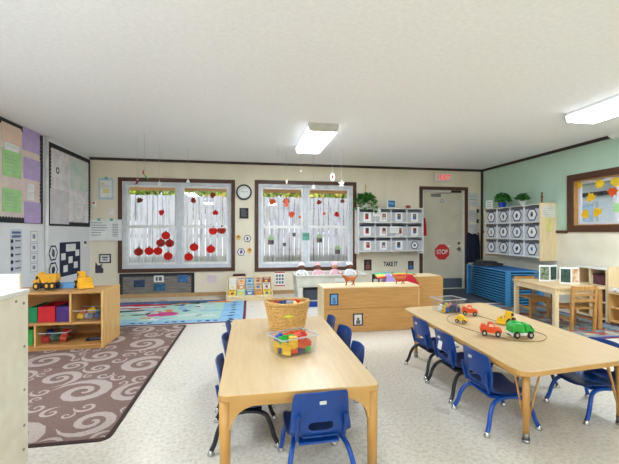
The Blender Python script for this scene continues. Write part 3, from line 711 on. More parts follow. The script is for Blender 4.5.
# bin on the right table
x, y, _ = at_z(451.5, 313, TZ); y += .06
clear_bin('clear_toy_bin', 'clear plastic bin of small figures at far end of right-hand table', (x, y, TZ), R(8), .215, .17, .13)
random.seed(2)
fc = ['yellow', 'blue', 'dark green', 'purple', 'dark blue', 'white', 'green', 'purple', 'blue', 'dark green', 'white', 'dark blue', 'yellow', 'purple', 'dark green']
fpos = [(-.075, -.05), (-.035, -.05), (.005, -.05), (.045, -.05), (.08, -.045), (-.075, -.01), (-.035, -.01), (.005, -.01), (.045, -.01), (.08, .0), (-.07, .04), (-.03, .04), (.01, .04), (.05, .04), (.08, .045)]
fw = ['front left', 'front, second from left', 'front middle', 'front, second from right', 'front right', 'middle left', 'middle, second from left', 'very centre', 'middle, second from right', 'middle right', 'back left', 'back, second from left', 'back middle', 'back, second from right', 'back right']
for i, (dx, dy) in enumerate(fpos):
    b = MB(); m = cm[fc[i]]; b.lathe([(.015, 0), (.018, .005), (.017, .03), (.010, .045)], m, seg=10); b.ball((0, 0, .058), .015, tan if i % 3 == 1 else m, 8); b.cyl((-.019, 0, .034), (.019, 0, .034), .006, m=m, seg=6)
    tag(b.build('toy_figure', None, (x + dx, y + dy, TZ + .004), (random.uniform(-.15, .15), 0, random.uniform(-1, 1))), '%s toy figure, %s of the bin on right-hand table' % (fc[i], fw[i]), 'toy figure', 'figures in the bin on the right-hand table')

# track line loop
b = MB(); tp = [at_z(p[0], p[1], TZ) for p in ((447, 318), (449, 322), (470, 330), (497, 337), (520, 341.5), (540, 341.5), (546.5, 338), (543, 334.5), (528, 330), (505, 324), (480, 316.5), (466, 314), (452, 315), (447, 318))]
b.tube([(p[0], p[1], TZ + .002) for p in tp], .0022, plain('track_brown', (128, 104, 62), .6), 6, 4)
tag(b.build('toy_track'), 'thin brown looped track line lying on the right-hand table', 'toy track')

def wheels(root, xs, ys, r, w, m=wheelm, hub=chrome):
    for wx in xs:
        for wy in ys:
            b = MB(); s = 1 if wy > 0 else -1; b.cyl((wx, wy - s * w / 2, r), (wx, wy + s * w / 2, r), r, m=m, seg=16); b.cyl((wx, wy + s * w / 2, r), (wx, wy + s * (w / 2 + .002), r), r * .5, m=hub, seg=12); b.build('wheel', root)
def toy_pickup(lab, loc, rz, s=1.0, m=orange):
    root = thing('toy_car', lab, 'toy car', loc, rz, 'toy vehicles on the right-hand table'); root.scale = (s, s, s * 1.3)
    b = MB(); b.prism([(-.062, .018), (.062, .018), (.066, .030), (.060, .042), (.026, .046), (-.062, .046), (-.066, .03)], -.03, .03, m, 'y'); b.build('body', root, bev=.004)
    b = MB(); b.prism([(-.022, .046), (.026, .046), (.014, .068), (-.014, .068)], -.026, .026, m, 'y'); b.build('cab', root, bev=.004)
    b = MB(); b.prism([(-.016, .049), (.019, .049), (.010, .063), (-.010, .063)], -.0275, .0275, plain('peach_window', (250, 200, 170), .3), 'y'); b.build('side_window', root)
    b = MB(); b.span((.056, -.028, .014), (.070, .028, .024), plain('toy_bumper_grey', (200, 200, 204), .4), bev=.003); b.build('bumper', root)
    b = MB(); b.span((-.058, -.024, .046), (-.030, .024, .056), m, bev=.003); b.build('truck_bed', root)
    wheels(root, (-.04, .04), (-.03, .03), .016, .012); return root
def toy_tanker(lab, loc, rz):
    root = thing('toy_truck', lab, 'toy truck', loc, rz, 'toy vehicles on the right-hand table')
    b = MB(); b.span((-.075, -.034, .016), (.075, .034, .028), white, bev=.004); b.build('chassis', root, label='white chassis')
    b = MB(); b.prism([(-.072, .028), (.012, .028), (.012, .060), (.0, .074), (-.05, .080), (-.072, .066)], -.036, .036, green, 'y'); b.build('hopper', root, bev=.006)
    b = MB(); b.prism([(.014, .028), (.072, .028), (.076, .048), (.052, .062), (.045, .074), (.014, .074)], -.034, .034, green, 'y'); b.build('cab', root, bev=.005)
    b = MB(); b.prism([(.052, .052), (.062, .05), (.05, .068), (.044, .068)], -.035, .035, darkglass, 'y'); b.build('windshield', root)
    b = MB(); b.ball((-.03, 0, .078), (.028, .024, .01), green); b.build('lid', root)
    wheels(root, (-.045, .045), (-.035, .035), .019, .014); root.scale = (1.08, 1.2, 1.35); return root
def toy_loader(lab, loc, rz):
    root = thing('toy_loader', lab, 'toy digger', loc, rz, 'toy vehicles on the right-hand table')
    b = MB(); b.span((-.05, -.022, .02), (.05, .022, .036), yellow, bev=.004); b.build('chassis', root)
    b = MB(); b.prism([(-.05, .036), (.0, .036), (-.005, .078), (-.042, .078)], -.022, .022, yellow, 'y'); b.build('cab', root, bev=.004)
    b = MB(); b.prism([(-.042, .048), (-.010, .048), (-.012, .070), (-.037, .070)], -.0235, .0235, darkglass, 'y'); b.build('cab_window', root)
    b = MB()
    for s in (-1, 1): b.tube([(.0, s * .026, .05), (.04, s * .026, .045), (.075, s * .026, .02)], .005, yellow, 8)
    b.build('lift_arm', root)
    b = MB(); b.prism([(.07, .006), (.10, .006), (.10, .012), (.08, .014), (.078, .04), (.07, .04)], -.032, .032, yellow, 'y'); b.build('bucket', root, bev=.002)
    wheels(root, (-.03, .035), (-.028, .028), .02, .014, wheelm, plain('red_hub', (210, 40, 40), .4)); root.scale = (1.1, 1.15, 1.15); return root
p = at_z(473, 317, TZ); toy_pickup('orange toy car beside the clear bin on the right-hand table', (p[0], p[1] + .05, TZ + .005), R(-30))
p = at_z(463, 324, TZ)
root = thing('toy_car', 'small yellow toy car on the looped track', 'toy car', (p[0], p[1] + .02, TZ + .005), R(-50), 'toy vehicles on the right-hand table')
b = MB(); b.prism([(-.034, .010), (.034, .010), (.036, .020), (.022, .028), (.010, .044), (-.016, .046), (-.034, .028)], -.018, .018, yellow, 'y'); b.build('body', root, bev=.005); wheels(root, (-.02, .02), (-.018, .018), .011, .009); root.scale = (1.35, 1.35, 1.45)
p = at_z(492.5, 337, TZ); toy_pickup('orange toy pickup in front, next to the green truck', (p[0], p[1] + .02, TZ + .005), R(-30), 1.08)
p = at_z(522, 338.5, TZ); toy_tanker('green toy dump truck with white base on the right-hand table', (p[0], p[1] + .02, TZ + .005), R(-8))
p = at_z(508, 324, TZ); toy_loader('yellow toy digger with red hubs behind the green truck', (p[0] + .01, p[1] + .02, TZ + .005), R(200))

# ------------------------------------------------------------------ left storage: foreground cabinet and toy shelf
root = thing('tall_cabinet', 'cream laminate cabinet with rimmed top in the left foreground', 'cabinet', (-1.13, 2.05, 0))
b = MB(); b.span((-.60, -1.15, .02), (-.0, -.0, .885), cream_lam); b.build('body', root, bev=.004)
b = MB(); b.span((-.61, -1.16, .886), (.008, .002, .908), offwhite); b.build('top', root, bev=.004)
b = MB(); b.span((-.61, -.02, .909), (-.03, .002, .985), cream_lam); b.build('rim', root, bev=.004)
b = MB(); b.span((-.61, -1.16, .909), (-.59, -.021, .985), cream_lam); b.build('rim', root, bev=.004)
for (yy, zz) in ((-.04, .84), (-.10, .86), (-.035, .62), (-.035, .40), (-.035, .22), (-.04, .1)):
    b = MB(); b.cyl((.0005, yy, zz), (.003, yy, zz), .007, m=steel, seg=10); b.build('screw', root)

SX0, SX1, SY0, SY1 = -2.62, -1.485, 3.94, 4.40
root = thing('toy_shelf', 'low wooden toy shelf with open cubbies on the brown rug', 'shelf', (SX1, SY0, 0.0)); W_ = SX0 - SX1; D_ = SY1 - SY0; zb = .0095
shelf_in = mat('shelf_interior', (200, 150, 88), .5, rgb2=(184, 132, 72), scale=3, stretch=(1.2, 14, 14))
b = MB(); b.span((-.022, 0, zb), (0, D_ + .02, .60), maple_v); b.build('side_panel', root, bev=.003)
b = MB(); b.span((W_, 0, zb), (W_ + .02, D_, .59), maple_v); b.build('side_panel', root, bev=.003)
b = MB(); b.span((W_ + .02, D_ - .012, zb), (-.022, D_, .57), shelf_in); b.build('back_panel', root)
for nm, z0, z1 in (('top', .572, .59), ('shelf_board', .262, .282), ('bottom_board', .035, .055)):
    b = MB(); b.span((W_ + .02, .002, z0), (-.0225, D_ - .013, z1), shelf_in if nm != 'top' else maple_h); b.build(nm, root, bev=.002)
b = MB(); b.span((W_ + .02, .01, zb), (-.0225, .03, .035), shelf_in); b.build('toe_kick', root)
d1 = at_y(70, 300, SY0)[0] - SX1; d2 = at_y(34.5, 335, SY0)[0] - SX1
b = MB(); b.span((d1 - .009, .004, .282), (d1 + .009, D_ - .013, .572), maple_v); b.build('divider', root)
b = MB(); b.span((d2 - .009, .004, .055), (d2 + .009, D_ - .013, .262), maple_v); b.build('divider', root)
def fabric_bin(lab, x0, x1, z0, h, m):
    root = thing('fabric_bin', lab, 'storage bin', ((x0 + x1) / 2, SY0 + .20, z0), 0, 'fabric cube bins in the toy shelf'); w = (x1 - x0) / 2
    b = MB(); b.span((-w, -.15, 0.001), (w, -.145, h), m); b.span((-w, .145, 0.001), (w, .15, h), m); b.span((-w, -.145, 0.001), (-w + .005, .145, h), m); b.span((w - .005, -.145, 0.001), (w, .145, h), m); b.span((-w + .005, -.145, .001), (w - .005, .145, .006), m); b.build('body', root, bev=.003)
    b = MB(); b.span((-.03, -.156, h * .6), (.03, -.151, h * .75), m, bev=.001); b.build('handle', root)
xa = [at_y(p, 310, SY0 + .05)[0] for p in (28.5, 37, 37.8, 55, 56, 69)]
fabric_bin('green fabric bin, upper row of toy shelf, left of the red one', xa[0], xa[1], .283, .155, plain('green_felt', (30, 130, 80), .9))
fabric_bin('red fabric bin in the upper row of toy shelf', xa[2], xa[3], .283, .16, plain('red_felt', (196, 36, 44), .9))
fabric_bin('purple fabric bin in the upper row of toy shelf', xa[4], xa[5], .283, .155, plain('purple_felt', (80, 50, 120), .9))
fabric_bin('green fabric bin in the lower row of toy shelf, far left', at_y(25, 330, SY0 + .05)[0], at_y(32.5, 330, SY0 + .05)[0], .056, .16, plain('bright_green_felt', (60, 160, 70), .9))
cx = at_y(90, 315, SY0 + .16)[0]; clear_bin('clear_toy_bin', 'clear bin of small toys in upper right cubby of toy shelf', (cx, SY0 + .16, .2825), 0, .22, .2, .11)
random.seed(6)
for i, (c, l) in enumerate((('yellow', 'yellow toy piece at right'), ('grey', 'grey toy piece at left'), ('dark blue', 'dark toy piece in the middle'), ('orange', 'orange toy piece at front'), ('yellow', 'yellow toy piece on top'), ('dark green', 'dark green toy piece at back'))):
    brick(cx - .07 + (.075 * (i % 3)), SY0 + .12 + .07 * (i // 3), .32 + .02 * (i // 3) + (.02 if i == 4 else 0), cm[c], l + ' of the upper shelf bin', 'toys in the upper shelf bin', (.06, .05, .045), (.3 * i, .2, i))
cx = at_y(57, 340, SY0 + .16)[0]; clear_bin('clear_toy_bin', 'clear bin of wooden blocks in lower cubby of toy shelf', (cx, SY0 + .16, .0555), 0, .26, .2, .12)
for i, (c, l) in enumerate((('red', 'red block at left'), ('dark green', 'dark green block at left back'), ('orange', 'orange block in the middle'), ('dark blue', 'dark blue block at back'), ('dark green', 'green block at right'), ('red', 'red block on the right'))):
    brick(cx - .08 + .08 * (i % 3), SY0 + .12 + .07 * (i // 3), .095 + .02 * (i // 3) + .02 * (i % 2), cm[c], l + ' of the lower shelf bin', 'blocks in the lower shelf bin', (.07, .055, .05), (.3, .4 * i, i), 1)
px_ = at_y(93, 344, SY0 + .15)[0]; b = MB(); b.box((0, 0, .005), (.14, .10, .009), softblack, bev=.002); b.box((.01, .01, .0125), (.10, .07, .005), ink, rot=(0, 0, .2)); tag(b.build('tray', None, (px_, SY0 + .17, .0555), (0, 0, .2)), 'flat black tray on the bottom board of toy shelf', 'tray')

def dump_truck(loc, rz):
    root = thing('toy_dump_truck', 'yellow toy dump truck on the left end of toy shelf', 'toy truck', loc, rz); y_ = mat('toy_amber', (236, 172, 30), .4); root.scale = (.80, .9, 1.15)
    b = MB(); b.span((-.14, -.035, .035), (.14, .035, .055), softblack, bev=.004); b.build('chassis', root, label='black chassis')
    b = MB(); b.prism([(-.14, .085), (-.115, .06), (.03, .06), (.075, .155), (.055, .155), (.03, .135), (-.13, .14)], -.06, .06, y_, 'y'); b.build('dump_bed', root, bev=.005)
    b = MB()
    for k in range(4): b.span((-.11 + .035 * k, -.064, .075), (-.102 + .035 * k, .064, .135), y_)
    b.build('bed_rib', root)
    b = MB(); b.prism([(.06, .055), (.135, .055), (.135, .085), (.115, .09), (.105, .13), (.065, .13)], -.045, .045, y_, 'y'); b.build('cab', root, bev=.004)
    b = MB(); b.prism([(.072, .095), (.107, .092), (.100, .123), (.074, .123)], -.0465, .0465, darkglass, 'y'); b.build('cab_window', root)
    wheels(root, (-.095, -.03, .09), (-.058, .058), .034, .028, wheelm, y_)
p = at_z(45, 289.5, .6); dump_truck((p[0], 4.14, .6), R(184))
def loader_front(loc, rz):
    root = thing('toy_loader', 'yellow toy front loader on the right end of toy shelf', 'toy digger', loc, rz); y_ = MATS['toy_amber']
    b = MB(); b.span((-.09, -.035, .03), (.09, .035, .07), y_, bev=.005); b.build('chassis', root)
    b = MB(); b.prism([(-.09, .07), (.02, .07), (.0, .155), (-.065, .155)], -.04, .04, y_, 'y'); b.build('cab', root, bev=.005)
    b = MB(); b.prism([(-.072, .09), (.006, .09), (-.008, .14), (-.058, .14)], -.0415, .0415, darkglass, 'y'); b.build('cab_window', root)
    b = MB(); b.prism([(.085, .005), (.16, .005), (.15, .03), (.115, .045), (.105, .10), (.085, .105)], -.082, .082, y_, 'y'); b.build('bucket', root, bev=.003)
    b = MB()
    for s in (-1, 1): b.tube([(-.02, s * .05, .10), (.05, s * .05, .11), (.10, s * .05, .07)], .008, y_, 8)
    b.build('lift_arm', root); wheels(root, (-.055, .045), (-.055, .055), .036, .03, wheelm, y_)
loader_front((-1.80, 4.22, .592), R(-48)); bpy.data.objects['toy_loader.001'].scale = (.8, .85, 1.15)
b = MB(); b.prism(rrect(-.16, -.07, .16, .07, .02), .0, .012, skyp); b.prism(rrect(-.15, -.06, .15, .06, .02), .012, .05, skyp); tag(b.build('blue_tray', None, (-2.02, 4.29, .5915), (0, 0, R(6))), 'bright blue plastic tray on toy shelf between the two yellow toys', 'tray')

# ------------------------------------------------------------------ divider, cabinets and dress-up heap
root = thing('room_divider', 'long low wooden shelf turned back to front, two photos on it', 'shelf', (.86, 4.10, 0)); w = 1.19; H_ = .546
b = MB(); b.span((0, 0, .005), (w, .014, .283), maple_h); b.build('lower_back_panel', root, bev=.002)
b = MB(); b.span((0, 0, .287), (w, .014, H_ - .018), maple_h); b.build('upper_back_panel', root, bev=.002)
b = MB(); b.span((-.012, -.004, H_ - .018), (w + .012, .32, H_), birch); b.build('top', root, bev=.003)
for s in (0, 1): b = MB(); x = -.018 if s == 0 else w; b.span((x, 0, 0), (x + .018, .31, H_ - .0185), birch if s == 0 else maple_v); b.build('side_panel', root, bev=.002)
b = MB(); b.span((0, .015, .27), (w, .30, .288), maple_h); b.build('shelf_board', root)
b = MB(); b.span((0, .015, .03), (w, .30, .05), maple_h); b.build('bottom_board', root)
def photo(px, py, yy, w, h, lab, cols):
    X_, _, Z_ = at_y(px, py, yy); b = MB(); b.span((-w / 2, -.002, -h / 2), (w / 2, 0, h / 2), cols[0]); b.span((-w * .36, -.0028, -h * .40), (w * .36, -.002, h * .40), cols[1])
    b.prism(ngon(.0, h * .05, w * .13, 10), -.0034, -.0028, cols[2], 'y'); b.prism(rrect(-w * .2, -h * .36, w * .22, -h * .06, w * .05), -.0034, -.0028, cols[3], 'y')
    return tag(b.build('photo_print', None, (X_, yy - .0008, Z_)), lab, 'photo')
photo(334, 299.5, 4.10, .105, .14, 'photo of a person in blue on upper left of the wooden divider', (navy, skyp, dskin, bluep))
photo(358, 319.5, 4.10, .125, .145, 'photo with dark border on lower part of the wooden divider', (navy, offwhite, dskin, ink))

root = thing('wooden_cabinet', 'plain wooden cabinet end standing behind the right end of divider', 'cabinet', (2.13, 4.86, 0))
b = MB(); b.span((0, 0, .0), (.69, .02, .545), maple_h); b.build('end_panel', root, bev=.002)
b = MB(); b.span((0, .021, .03), (.018, .40, .525), maple_v); b.span((.672, .021, .03), (.69, .40, .525), maple_v); b.build('side_panel', root)
b = MB(); b.span((0, .021, .5265), (.69, .41, .545), birch); b.build('top', root, bev=.002)
root = thing('play_bench', 'low wooden bench behind divider carrying the dress-up clothes', 'bench', (1.52, 4.49, 0))
b = MB(); b.span((0, 0, .40), (.55, .40, .42), maple_h); b.build('seat', root)
for x in (.0, .53): b = MB(); b.span((x, 0.01, 0), (x + .02, .39, .3995), maple_v); b.build('leg_panel', root)
def cloth(name, lab, loc, sx, sy, h, m, seed, stripes=None, base=None):
    """heaped cloth: a lumpy dome with folds"""
    random.seed(seed); b = MB(); nu, nv = 28, 9; mats = stripes or [m]; ph = [random.uniform(0, 6) for _ in range(4)]
    def P(i, j):
        t = 2 * math.pi * i / nu; r = j / nv; f = 1 + .10 * math.sin(5 * t + ph[0]) + .06 * math.sin(9 * t + ph[1])
        return (sx * r * f * math.cos(t), sy * r * f * math.sin(t), h * (1 - r ** 2.4) * (1 + .10 * math.sin(4 * t + ph[2]) * r + .05 * math.sin(11 * t + ph[3]) * r) + .002)
    for j in range(nv):
        for i in range(nu):
            q = [P(i, j), P(i + 1, j), P(i + 1, j + 1), P(i, j + 1)] if j else [P(i, 0), P(i + 1, 1), P(i, 1)]
            xm = (q[0][0] / sx + 1) / 2; b.poly(q, mats[min(len(mats) - 1, max(0, int((q[1][1] / sy + 1) / 2 * len(mats))))])
    bmesh.ops.remove_doubles(b.bm, verts=b.bm.verts, dist=.0004)
    return tag(b.build(name, None, loc, None, smooth=True), lab, 'cloth', 'dress-up clothes behind the divider')
cloth('draped_cloth', 'lilac cloth heaped behind the divider', (at_y(389, 278, 4.69)[0], 4.69, .421), .11, .14, .20, purplec, 1)
cloth('draped_cloth', 'red cloth heaped behind the right-hand toy cat', (at_y(407, 278, 4.68)[0], 4.68, .421), .19, .14, .185, redc, 2)
rb = [plain('rb_teal', (60, 160, 150), .9), plain('rb_green', (130, 190, 110), .9), plain('rb_yellow', (240, 206, 110), .9), plain('rb_orange', (236, 140, 70), .9), redc]
b = MB(); n = 16
for s in range(5):
    for i in range(n):
        def Q(i, s):
            t = i / n; X_ = 1.72 + .66 * t; wv = .045 * (1 - t * .6); return (X_, 4.80 + .10 * t - wv * s * .9, .612 + .018 * math.sin(t * 3.1) - .010 * s * (1 - .6 * t) - .022 * t + .005 * math.sin(9 * t + s))
        b.poly([Q(i, s), Q(i + 1, s), Q(i + 1, s + 1), Q(i, s + 1)], rb[s])
bmesh.ops.remove_doubles(b.bm, verts=b.bm.verts, dist=.0004)
o = b.build('rainbow_scarf', None, None, None, smooth=True); o.modifiers.new('s', 'SOLIDIFY').thickness = .006; tag(o, 'rainbow-striped scarf spread across the dress-up heap and cabinet', 'scarf', 'dress-up clothes behind the divider')

# toy cats
def cat_mesh():
    V = [(0, 0, .085), (.045, 0, .088), (.08, 0, .115), (.105, 0, .128), (-.045, 0, .09), (-.075, 0, .10), (-.098, 0, .13), (-.092, 0, .165), (-.10, 0, .185)]; E_ = [(0, 1), (1, 2), (2, 3), (0, 4), (4, 5), (5, 6), (6, 7), (7, 8)]; r = [.024, .025, .018, .022, .024, .010, .007, .006, .005]
    for base, dx, st in ((1, 0.015, .018), (1, -.005, -.018), (4, -.01, .018), (4, .012, -.018)):
        x = V[base][0]; i = len(V); V += [(x, st, .06), (x + dx * (1 if base == 1 else -1) * .5, st, .035), (x + dx, st, .008), (x + dx + .01, st, .005)]; r += [.014, .008, .0065, .007]; E_ += [(base, i), (i, i + 1), (i + 1, i + 2), (i + 2, i + 3)]
    return skin_mesh(V, E_, r)
ginger = mat('ginger_fur', (206, 112, 44), .6, rgb2=(170, 78, 26), scale=40, stretch=(3, 1, 1)); CM = cat_mesh()
for (px, lab, rz) in ((350, 'orange toy cat standing on left part of the divider top', 180), (400, 'orange toy cat standing near right end of the divider top', 180)):
    X_ = at_y(px, 285, 4.2)[0]; root = thing('toy_cat', lab, 'toy cat', (X_, 4.2, H_ + .001), R(rz), 'toy cats on the divider'); root.scale = (.95, .95, .95)
    mesh_obj('body', CM.copy(), ginger, root)
    b = MB()
    for s in (-1, 1): b.cyl((.105, s * .012, .142), (.102, s * .016, .163), .009, .001, ginger, 8)
    b.build('ear', root)
    b = MB(); b.ball((.126, 0, .122), (.009, .010, .007), white, 8); b.ball((.134, 0, .125), .003, pink, 6)
    for s in (-1, 1): b.ball((.121, s * .010, .134), .0035, black, 6)
    b.build('face', root)

# ------------------------------------------------------------------ sensory table with dolls
root = thing('sensory_table', 'pale plastic water table below the right back window', 'table', (1.28, 5.75, 0)); root.scale = (1.12, 1, 1); tub = mat('pale_grey_plastic', (212, 212, 200), .5)
b = MB(); b.span((-.50, -.25, .33), (.50, .25, .35), tub); b.span((-.50, -.25, .35), (.50, -.235, .52), tub); b.span((-.50, .235, .35), (.50, .25, .52), tub); b.span((-.50, -.235, .35), (-.485, .235, .52), tub); b.span((.485, -.235, .35), (.50, .235, .52), tub); b.build('basin', root, bev=.006)
b = MB(); frame_ = [(-.52, -.27, -.50, .27), (.50, -.27, .52, .27), (-.50, -.27, .50, -.251), (-.50, .251, .50, .27)]
for q in frame_: b.span((q[0], q[1], .505), (q[2], q[3], .525), offwhite)
b.build('rim', root, bev=.004)
for sx in (-1, 1):
    for sy in (-1, 1): b = MB(); b.box((sx * .455, sy * .21, .165), (.05, .05, .329), offwhite, top=(1.5, 1.5), bev=.004); b.build('leg', root)
b = MB(); b.span((-.40, -.20, .10), (.40, .20, .115), tub); b.build('lower_shelf', root)
b = MB(); b.span((.05, -.256, .41), (.32, -.2505, .465), white); b.build('label_plate', root)
b = MB(); b.span((-.34, -.18, 0), (.3, .16, .15), plain('slate_bin', (74, 82, 96), .6), bev=.01); b.span((-.36, -.2, .15), (.32, .18, .165), plain('slate_bin', (74, 82, 96)), bev=.003); tag(b.build('storage_tub', None, (1.22, 5.75, .1155)), 'dark slate storage tub on shelf under the water table', 'bin')
b = MB(); b.span((-.32, -.16, 0), (.32, .16, .085), plain('tub_blue', (30, 90, 190), .4), bev=.01); tag(b.build('storage_tub', None, (1.22, 5.76, .0005)), 'blue tub on the floor under the water table', 'bin')
for (px, skin, hatm, clothm, lab) in ((301.5, dskin, whitec, whitec, 'baby doll with brown face in white, leftmost in the water table'), (317.5, dskin, pink, pink, 'baby doll in pink hat with brown face, second from left in water table'),
                                      (334.5, tan, pink, pink, 'baby doll with light face in pink, third from left in water table'), (349.5, dskin, whitec, whitec, 'baby doll with brown face in white, rightmost in the water table')):
    X_ = at_y(px, 265, 5.86)[0]; root = thing('baby_doll', lab, 'doll', (X_, 5.86, .352), 0, 'baby dolls in the water table')
    V = [(0, 0, .10), (0, 0, .06), (0, 0, .18), (0, 0, .225), (.055, -.01, .195), (.09, -.06, .15), (.10, -.1, .125), (-.055, -.01, .195), (-.09, -.06, .15), (-.10, -.1, .125), (.045, -.03, .045), (.06, -.11, .04), (.065, -.135, .03), (-.045, -.03, .045), (-.06, -.11, .04), (-.065, -.135, .03)]
    me = skin_mesh(V, [(0, 1), (0, 2), (2, 3), (2, 4), (4, 5), (5, 6), (2, 7), (7, 8), (8, 9), (1, 10), (10, 11), (11, 12), (1, 13), (13, 14), (14, 15)], [.055, .055, .045, .022, .024, .02, .014, .024, .02, .014, .03, .022, .016, .03, .022, .016])
    mesh_obj('clothing', me, clothm, root)
    b = MB(); b.ball((0, -.005, .275), (.052, .054, .056), skin, 16); b.ball((0, -.060, .268), (.007, .008, .006), skin, 8)
    for s in (-1, 1): b.ball((s * .052, 0, .272), (.008, .012, .014), skin, 8)
    b.build('head', root)
    b = MB()
    for s in (-1, 1): b.ball((s * .019, -.054, .282), (.006, .004, .006), black, 8)
    b.ball((0, -.056, .250), (.011, .004, .004), redc, 8); b.build('face', root)
    b = MB(); b.lathe([(.059, .278), (.060, .29), (.057, .31), (.040, .333), (.012, .344)], hatm, (0, .006, 0), 18); b.build('hat', root)

# ------------------------------------------------------------------ book display under the wall between windows
bw = .80; root = thing('book_display', 'low wooden book display with picture books between the windows', 'bookcase', (-.005, 6.30, 0)); root.scale = (1, 1, .78)
b = MB(); b.span((-bw / 2, -.02, 0), (bw / 2, .34, .055), birch); b.build('base', root, bev=.003)
for s in (-1, 1): b = MB(); b.prism([(-.02, .056), (.34, .056), (.34, .50), (.28, .50), (.0, .14), (-.02, .12)], s * (bw / 2) - (.018 if s > 0 else 0), s * (bw / 2) + (.018 if s < 0 else 0), birch, 'x'); b.build('side_panel', root)
for k in range(3): b = MB(); b.span((-bw / 2 + .019, .01 + .10 * k, .12 + .12 * k - .06), (bw / 2 - .019, .028 + .10 * k, .12 + .12 * k + .0), birch); b.build('ledge', root, bev=.002)
b = MB(); b.span((-bw / 2 + .019, .30, .056), (bw / 2 - .019, .32, .50), birch); b.build('back_panel', root)
bc = {'yellow': plain('bk_yellow', (240, 206, 60), .5), 'pale green': plain('bk_green', (176, 204, 160), .5), 'blue': plain('bk_blue', (50, 110, 170), .5), 'orange': plain('bk_orange', (224, 150, 70), .5), 'white': offwhite, 'peach': plain('bk_peach', (234, 196, 160), .5), 'light blue': plain('bk_lb', (150, 190, 210), .5), 'dark red': plain('bk_dr', (150, 50, 50), .5), 'tan': plain('bk_tan', (210, 184, 140), .5)}
rows = [(0, ['yellow', 'pale green', 'blue', 'orange', 'yellow'], 'front row'), (1, ['white', 'orange', 'light blue', 'tan', 'white'], 'middle row'), (2, ['white', 'peach', 'light blue', 'tan', 'dark red'], 'back row')]
ow = ['leftmost', 'second from left', 'middle', 'second from right', 'rightmost']
for r_, cl, rn in rows:
    for k, c in enumerate(cl):
        root = thing('picture_book', '%s picture book, %s in the %s of the book display' % (c, ow[k], rn), 'book', (-.005 - .30 + .15 * k, 6.30 + .036 + .10 * r_ + .0, (.08 + .12 * r_) * .78), 0, 'books in the book display'); root.rotation_euler = (R(-14), 0, 0); root.scale = (1, 1, .78)
        b = MB(); b.span((-.066, 0, 0), (.066, .003, .165), bc[c]); b.span((-.066, .013, 0), (.066, .016, .165), bc[c]); b.span((-.066, .003, 0), (-.063, .013, .165), bc[c]); b.build('cover', root)
        b = MB(); b.span((-.062, .0035, .003), (.063, .0125, .162), paper); b.build('pages', root)
        b = MB(); b.prism(blob(.0, .08, .03, .03, k + r_ * 7, 9), -.0008, 0, bc[['blue', 'dark red', 'yellow', 'white', 'orange'][(k + r_ + 1) % 5]], 'y'); b.span((-.05, -.0008, .13), (.05, 0, .148), bc[['dark red', 'white', 'white', 'blue', 'dark red'][(k + r_) % 5]]); b.build('cover_picture', root)
b = MB(); b.box((0, 0, .06), (.30, .10, .12), plain('maroon_cushion', (84, 44, 40), .8), top=(.8, .9), bev=.02); tag(b.build('box_top', None, (-.2, 6.54, .5005)) if False else b.build('cushion', None, (-.2, 6.80, 0.36)), 'dark maroon cushion propped behind the left end of book display', 'cushion')
cu_ = bpy.data.objects['cushion']; cu_.location = (-.2, 6.79, .001); cu_.scale = (1, 1, 3.45)

# ------------------------------------------------------------------ wall papers
def wall_at(wall, px, py, d=0.0):
    if wall == 'back': p = at_y(px, py, YB - d); return p[0], p[2]
    if wall == 'left': p = at_x(px, py, XL + d); return p[1], p[2]
    p = at_x(px, py, XR - d); return -p[1], p[2]
def wall_loc(wall, a_, z, off=.0012):
    if wall == 'back': return (a_, YB - off, z), 0
    if wall == 'left': return (XL + off, a_, z), R(90)
    return (XR - off, -a_, z), R(-90)
def sheet(name, lab, cat, wall, box, base, marks=(), group=None, border=None, lines=None, off=.0012, th=.002, y=None, extra=None):
    """flat paper or plate on a wall; marks are (x0,z0,x1,z1,material) in fractions of its face"""
    x0, y0, x1, y1 = box; a0, zt = wall_at(wall, x0, y0); a1, _ = wall_at(wall, x1, y0); _, zb_ = wall_at(wall, (x0 + x1) / 2, y1); _, zt = wall_at(wall, (x0 + x1) / 2, y0)
    w = a1 - a0; h = zt - zb_; b = MB(); b.span((-w / 2, -th, -h / 2), (w / 2, 0, h / 2), base); l = .0006
    if border:
        bm_, bw_ = border
        for q in ((-w / 2, -h / 2, -w / 2 + bw_, h / 2), (w / 2 - bw_, -h / 2, w / 2, h / 2), (-w / 2 + bw_, -h / 2, w / 2 - bw_, -h / 2 + bw_), (-w / 2 + bw_, h / 2 - bw_, w / 2 - bw_, h / 2)): b.span((q[0], -th - l, q[1]), (q[2], -th, q[3]), bm_)
    for k, (m0, n0, m1, n1, mm) in enumerate(marks): b.span((-w / 2 + w * m0, -th - l - .00008 * k, -h / 2 + h * n0), (-w / 2 + w * m1, -th, -h / 2 + h * n1), mm)
    if lines:
        m0, n0, m1, n1, n_, mm = lines; random.seed(int(x0 * 7 + y0))
        for k in range(n_):
            zz = -h / 2 + h * (n0 + (n1 - n0) * (k + .5) / n_); xe = m0 + (m1 - m0) * random.uniform(.6, 1); b.span((-w / 2 + w * m0, -th - l, zz - h * .012), (-w / 2 + w * xe, -th, zz + h * .012), mm)
    if extra: extra(b, w, h, -th)
    (lx, ly, lz), rz = wall_loc(wall, (a0 + a1) / 2, (zt + zb_) / 2, off)
    o = b.build(name, None, (lx, ly, lz), (0, 0, rz)); return tag(o, lab, cat, group)
tape = plain('teal_tape', (120, 180, 176), .7)
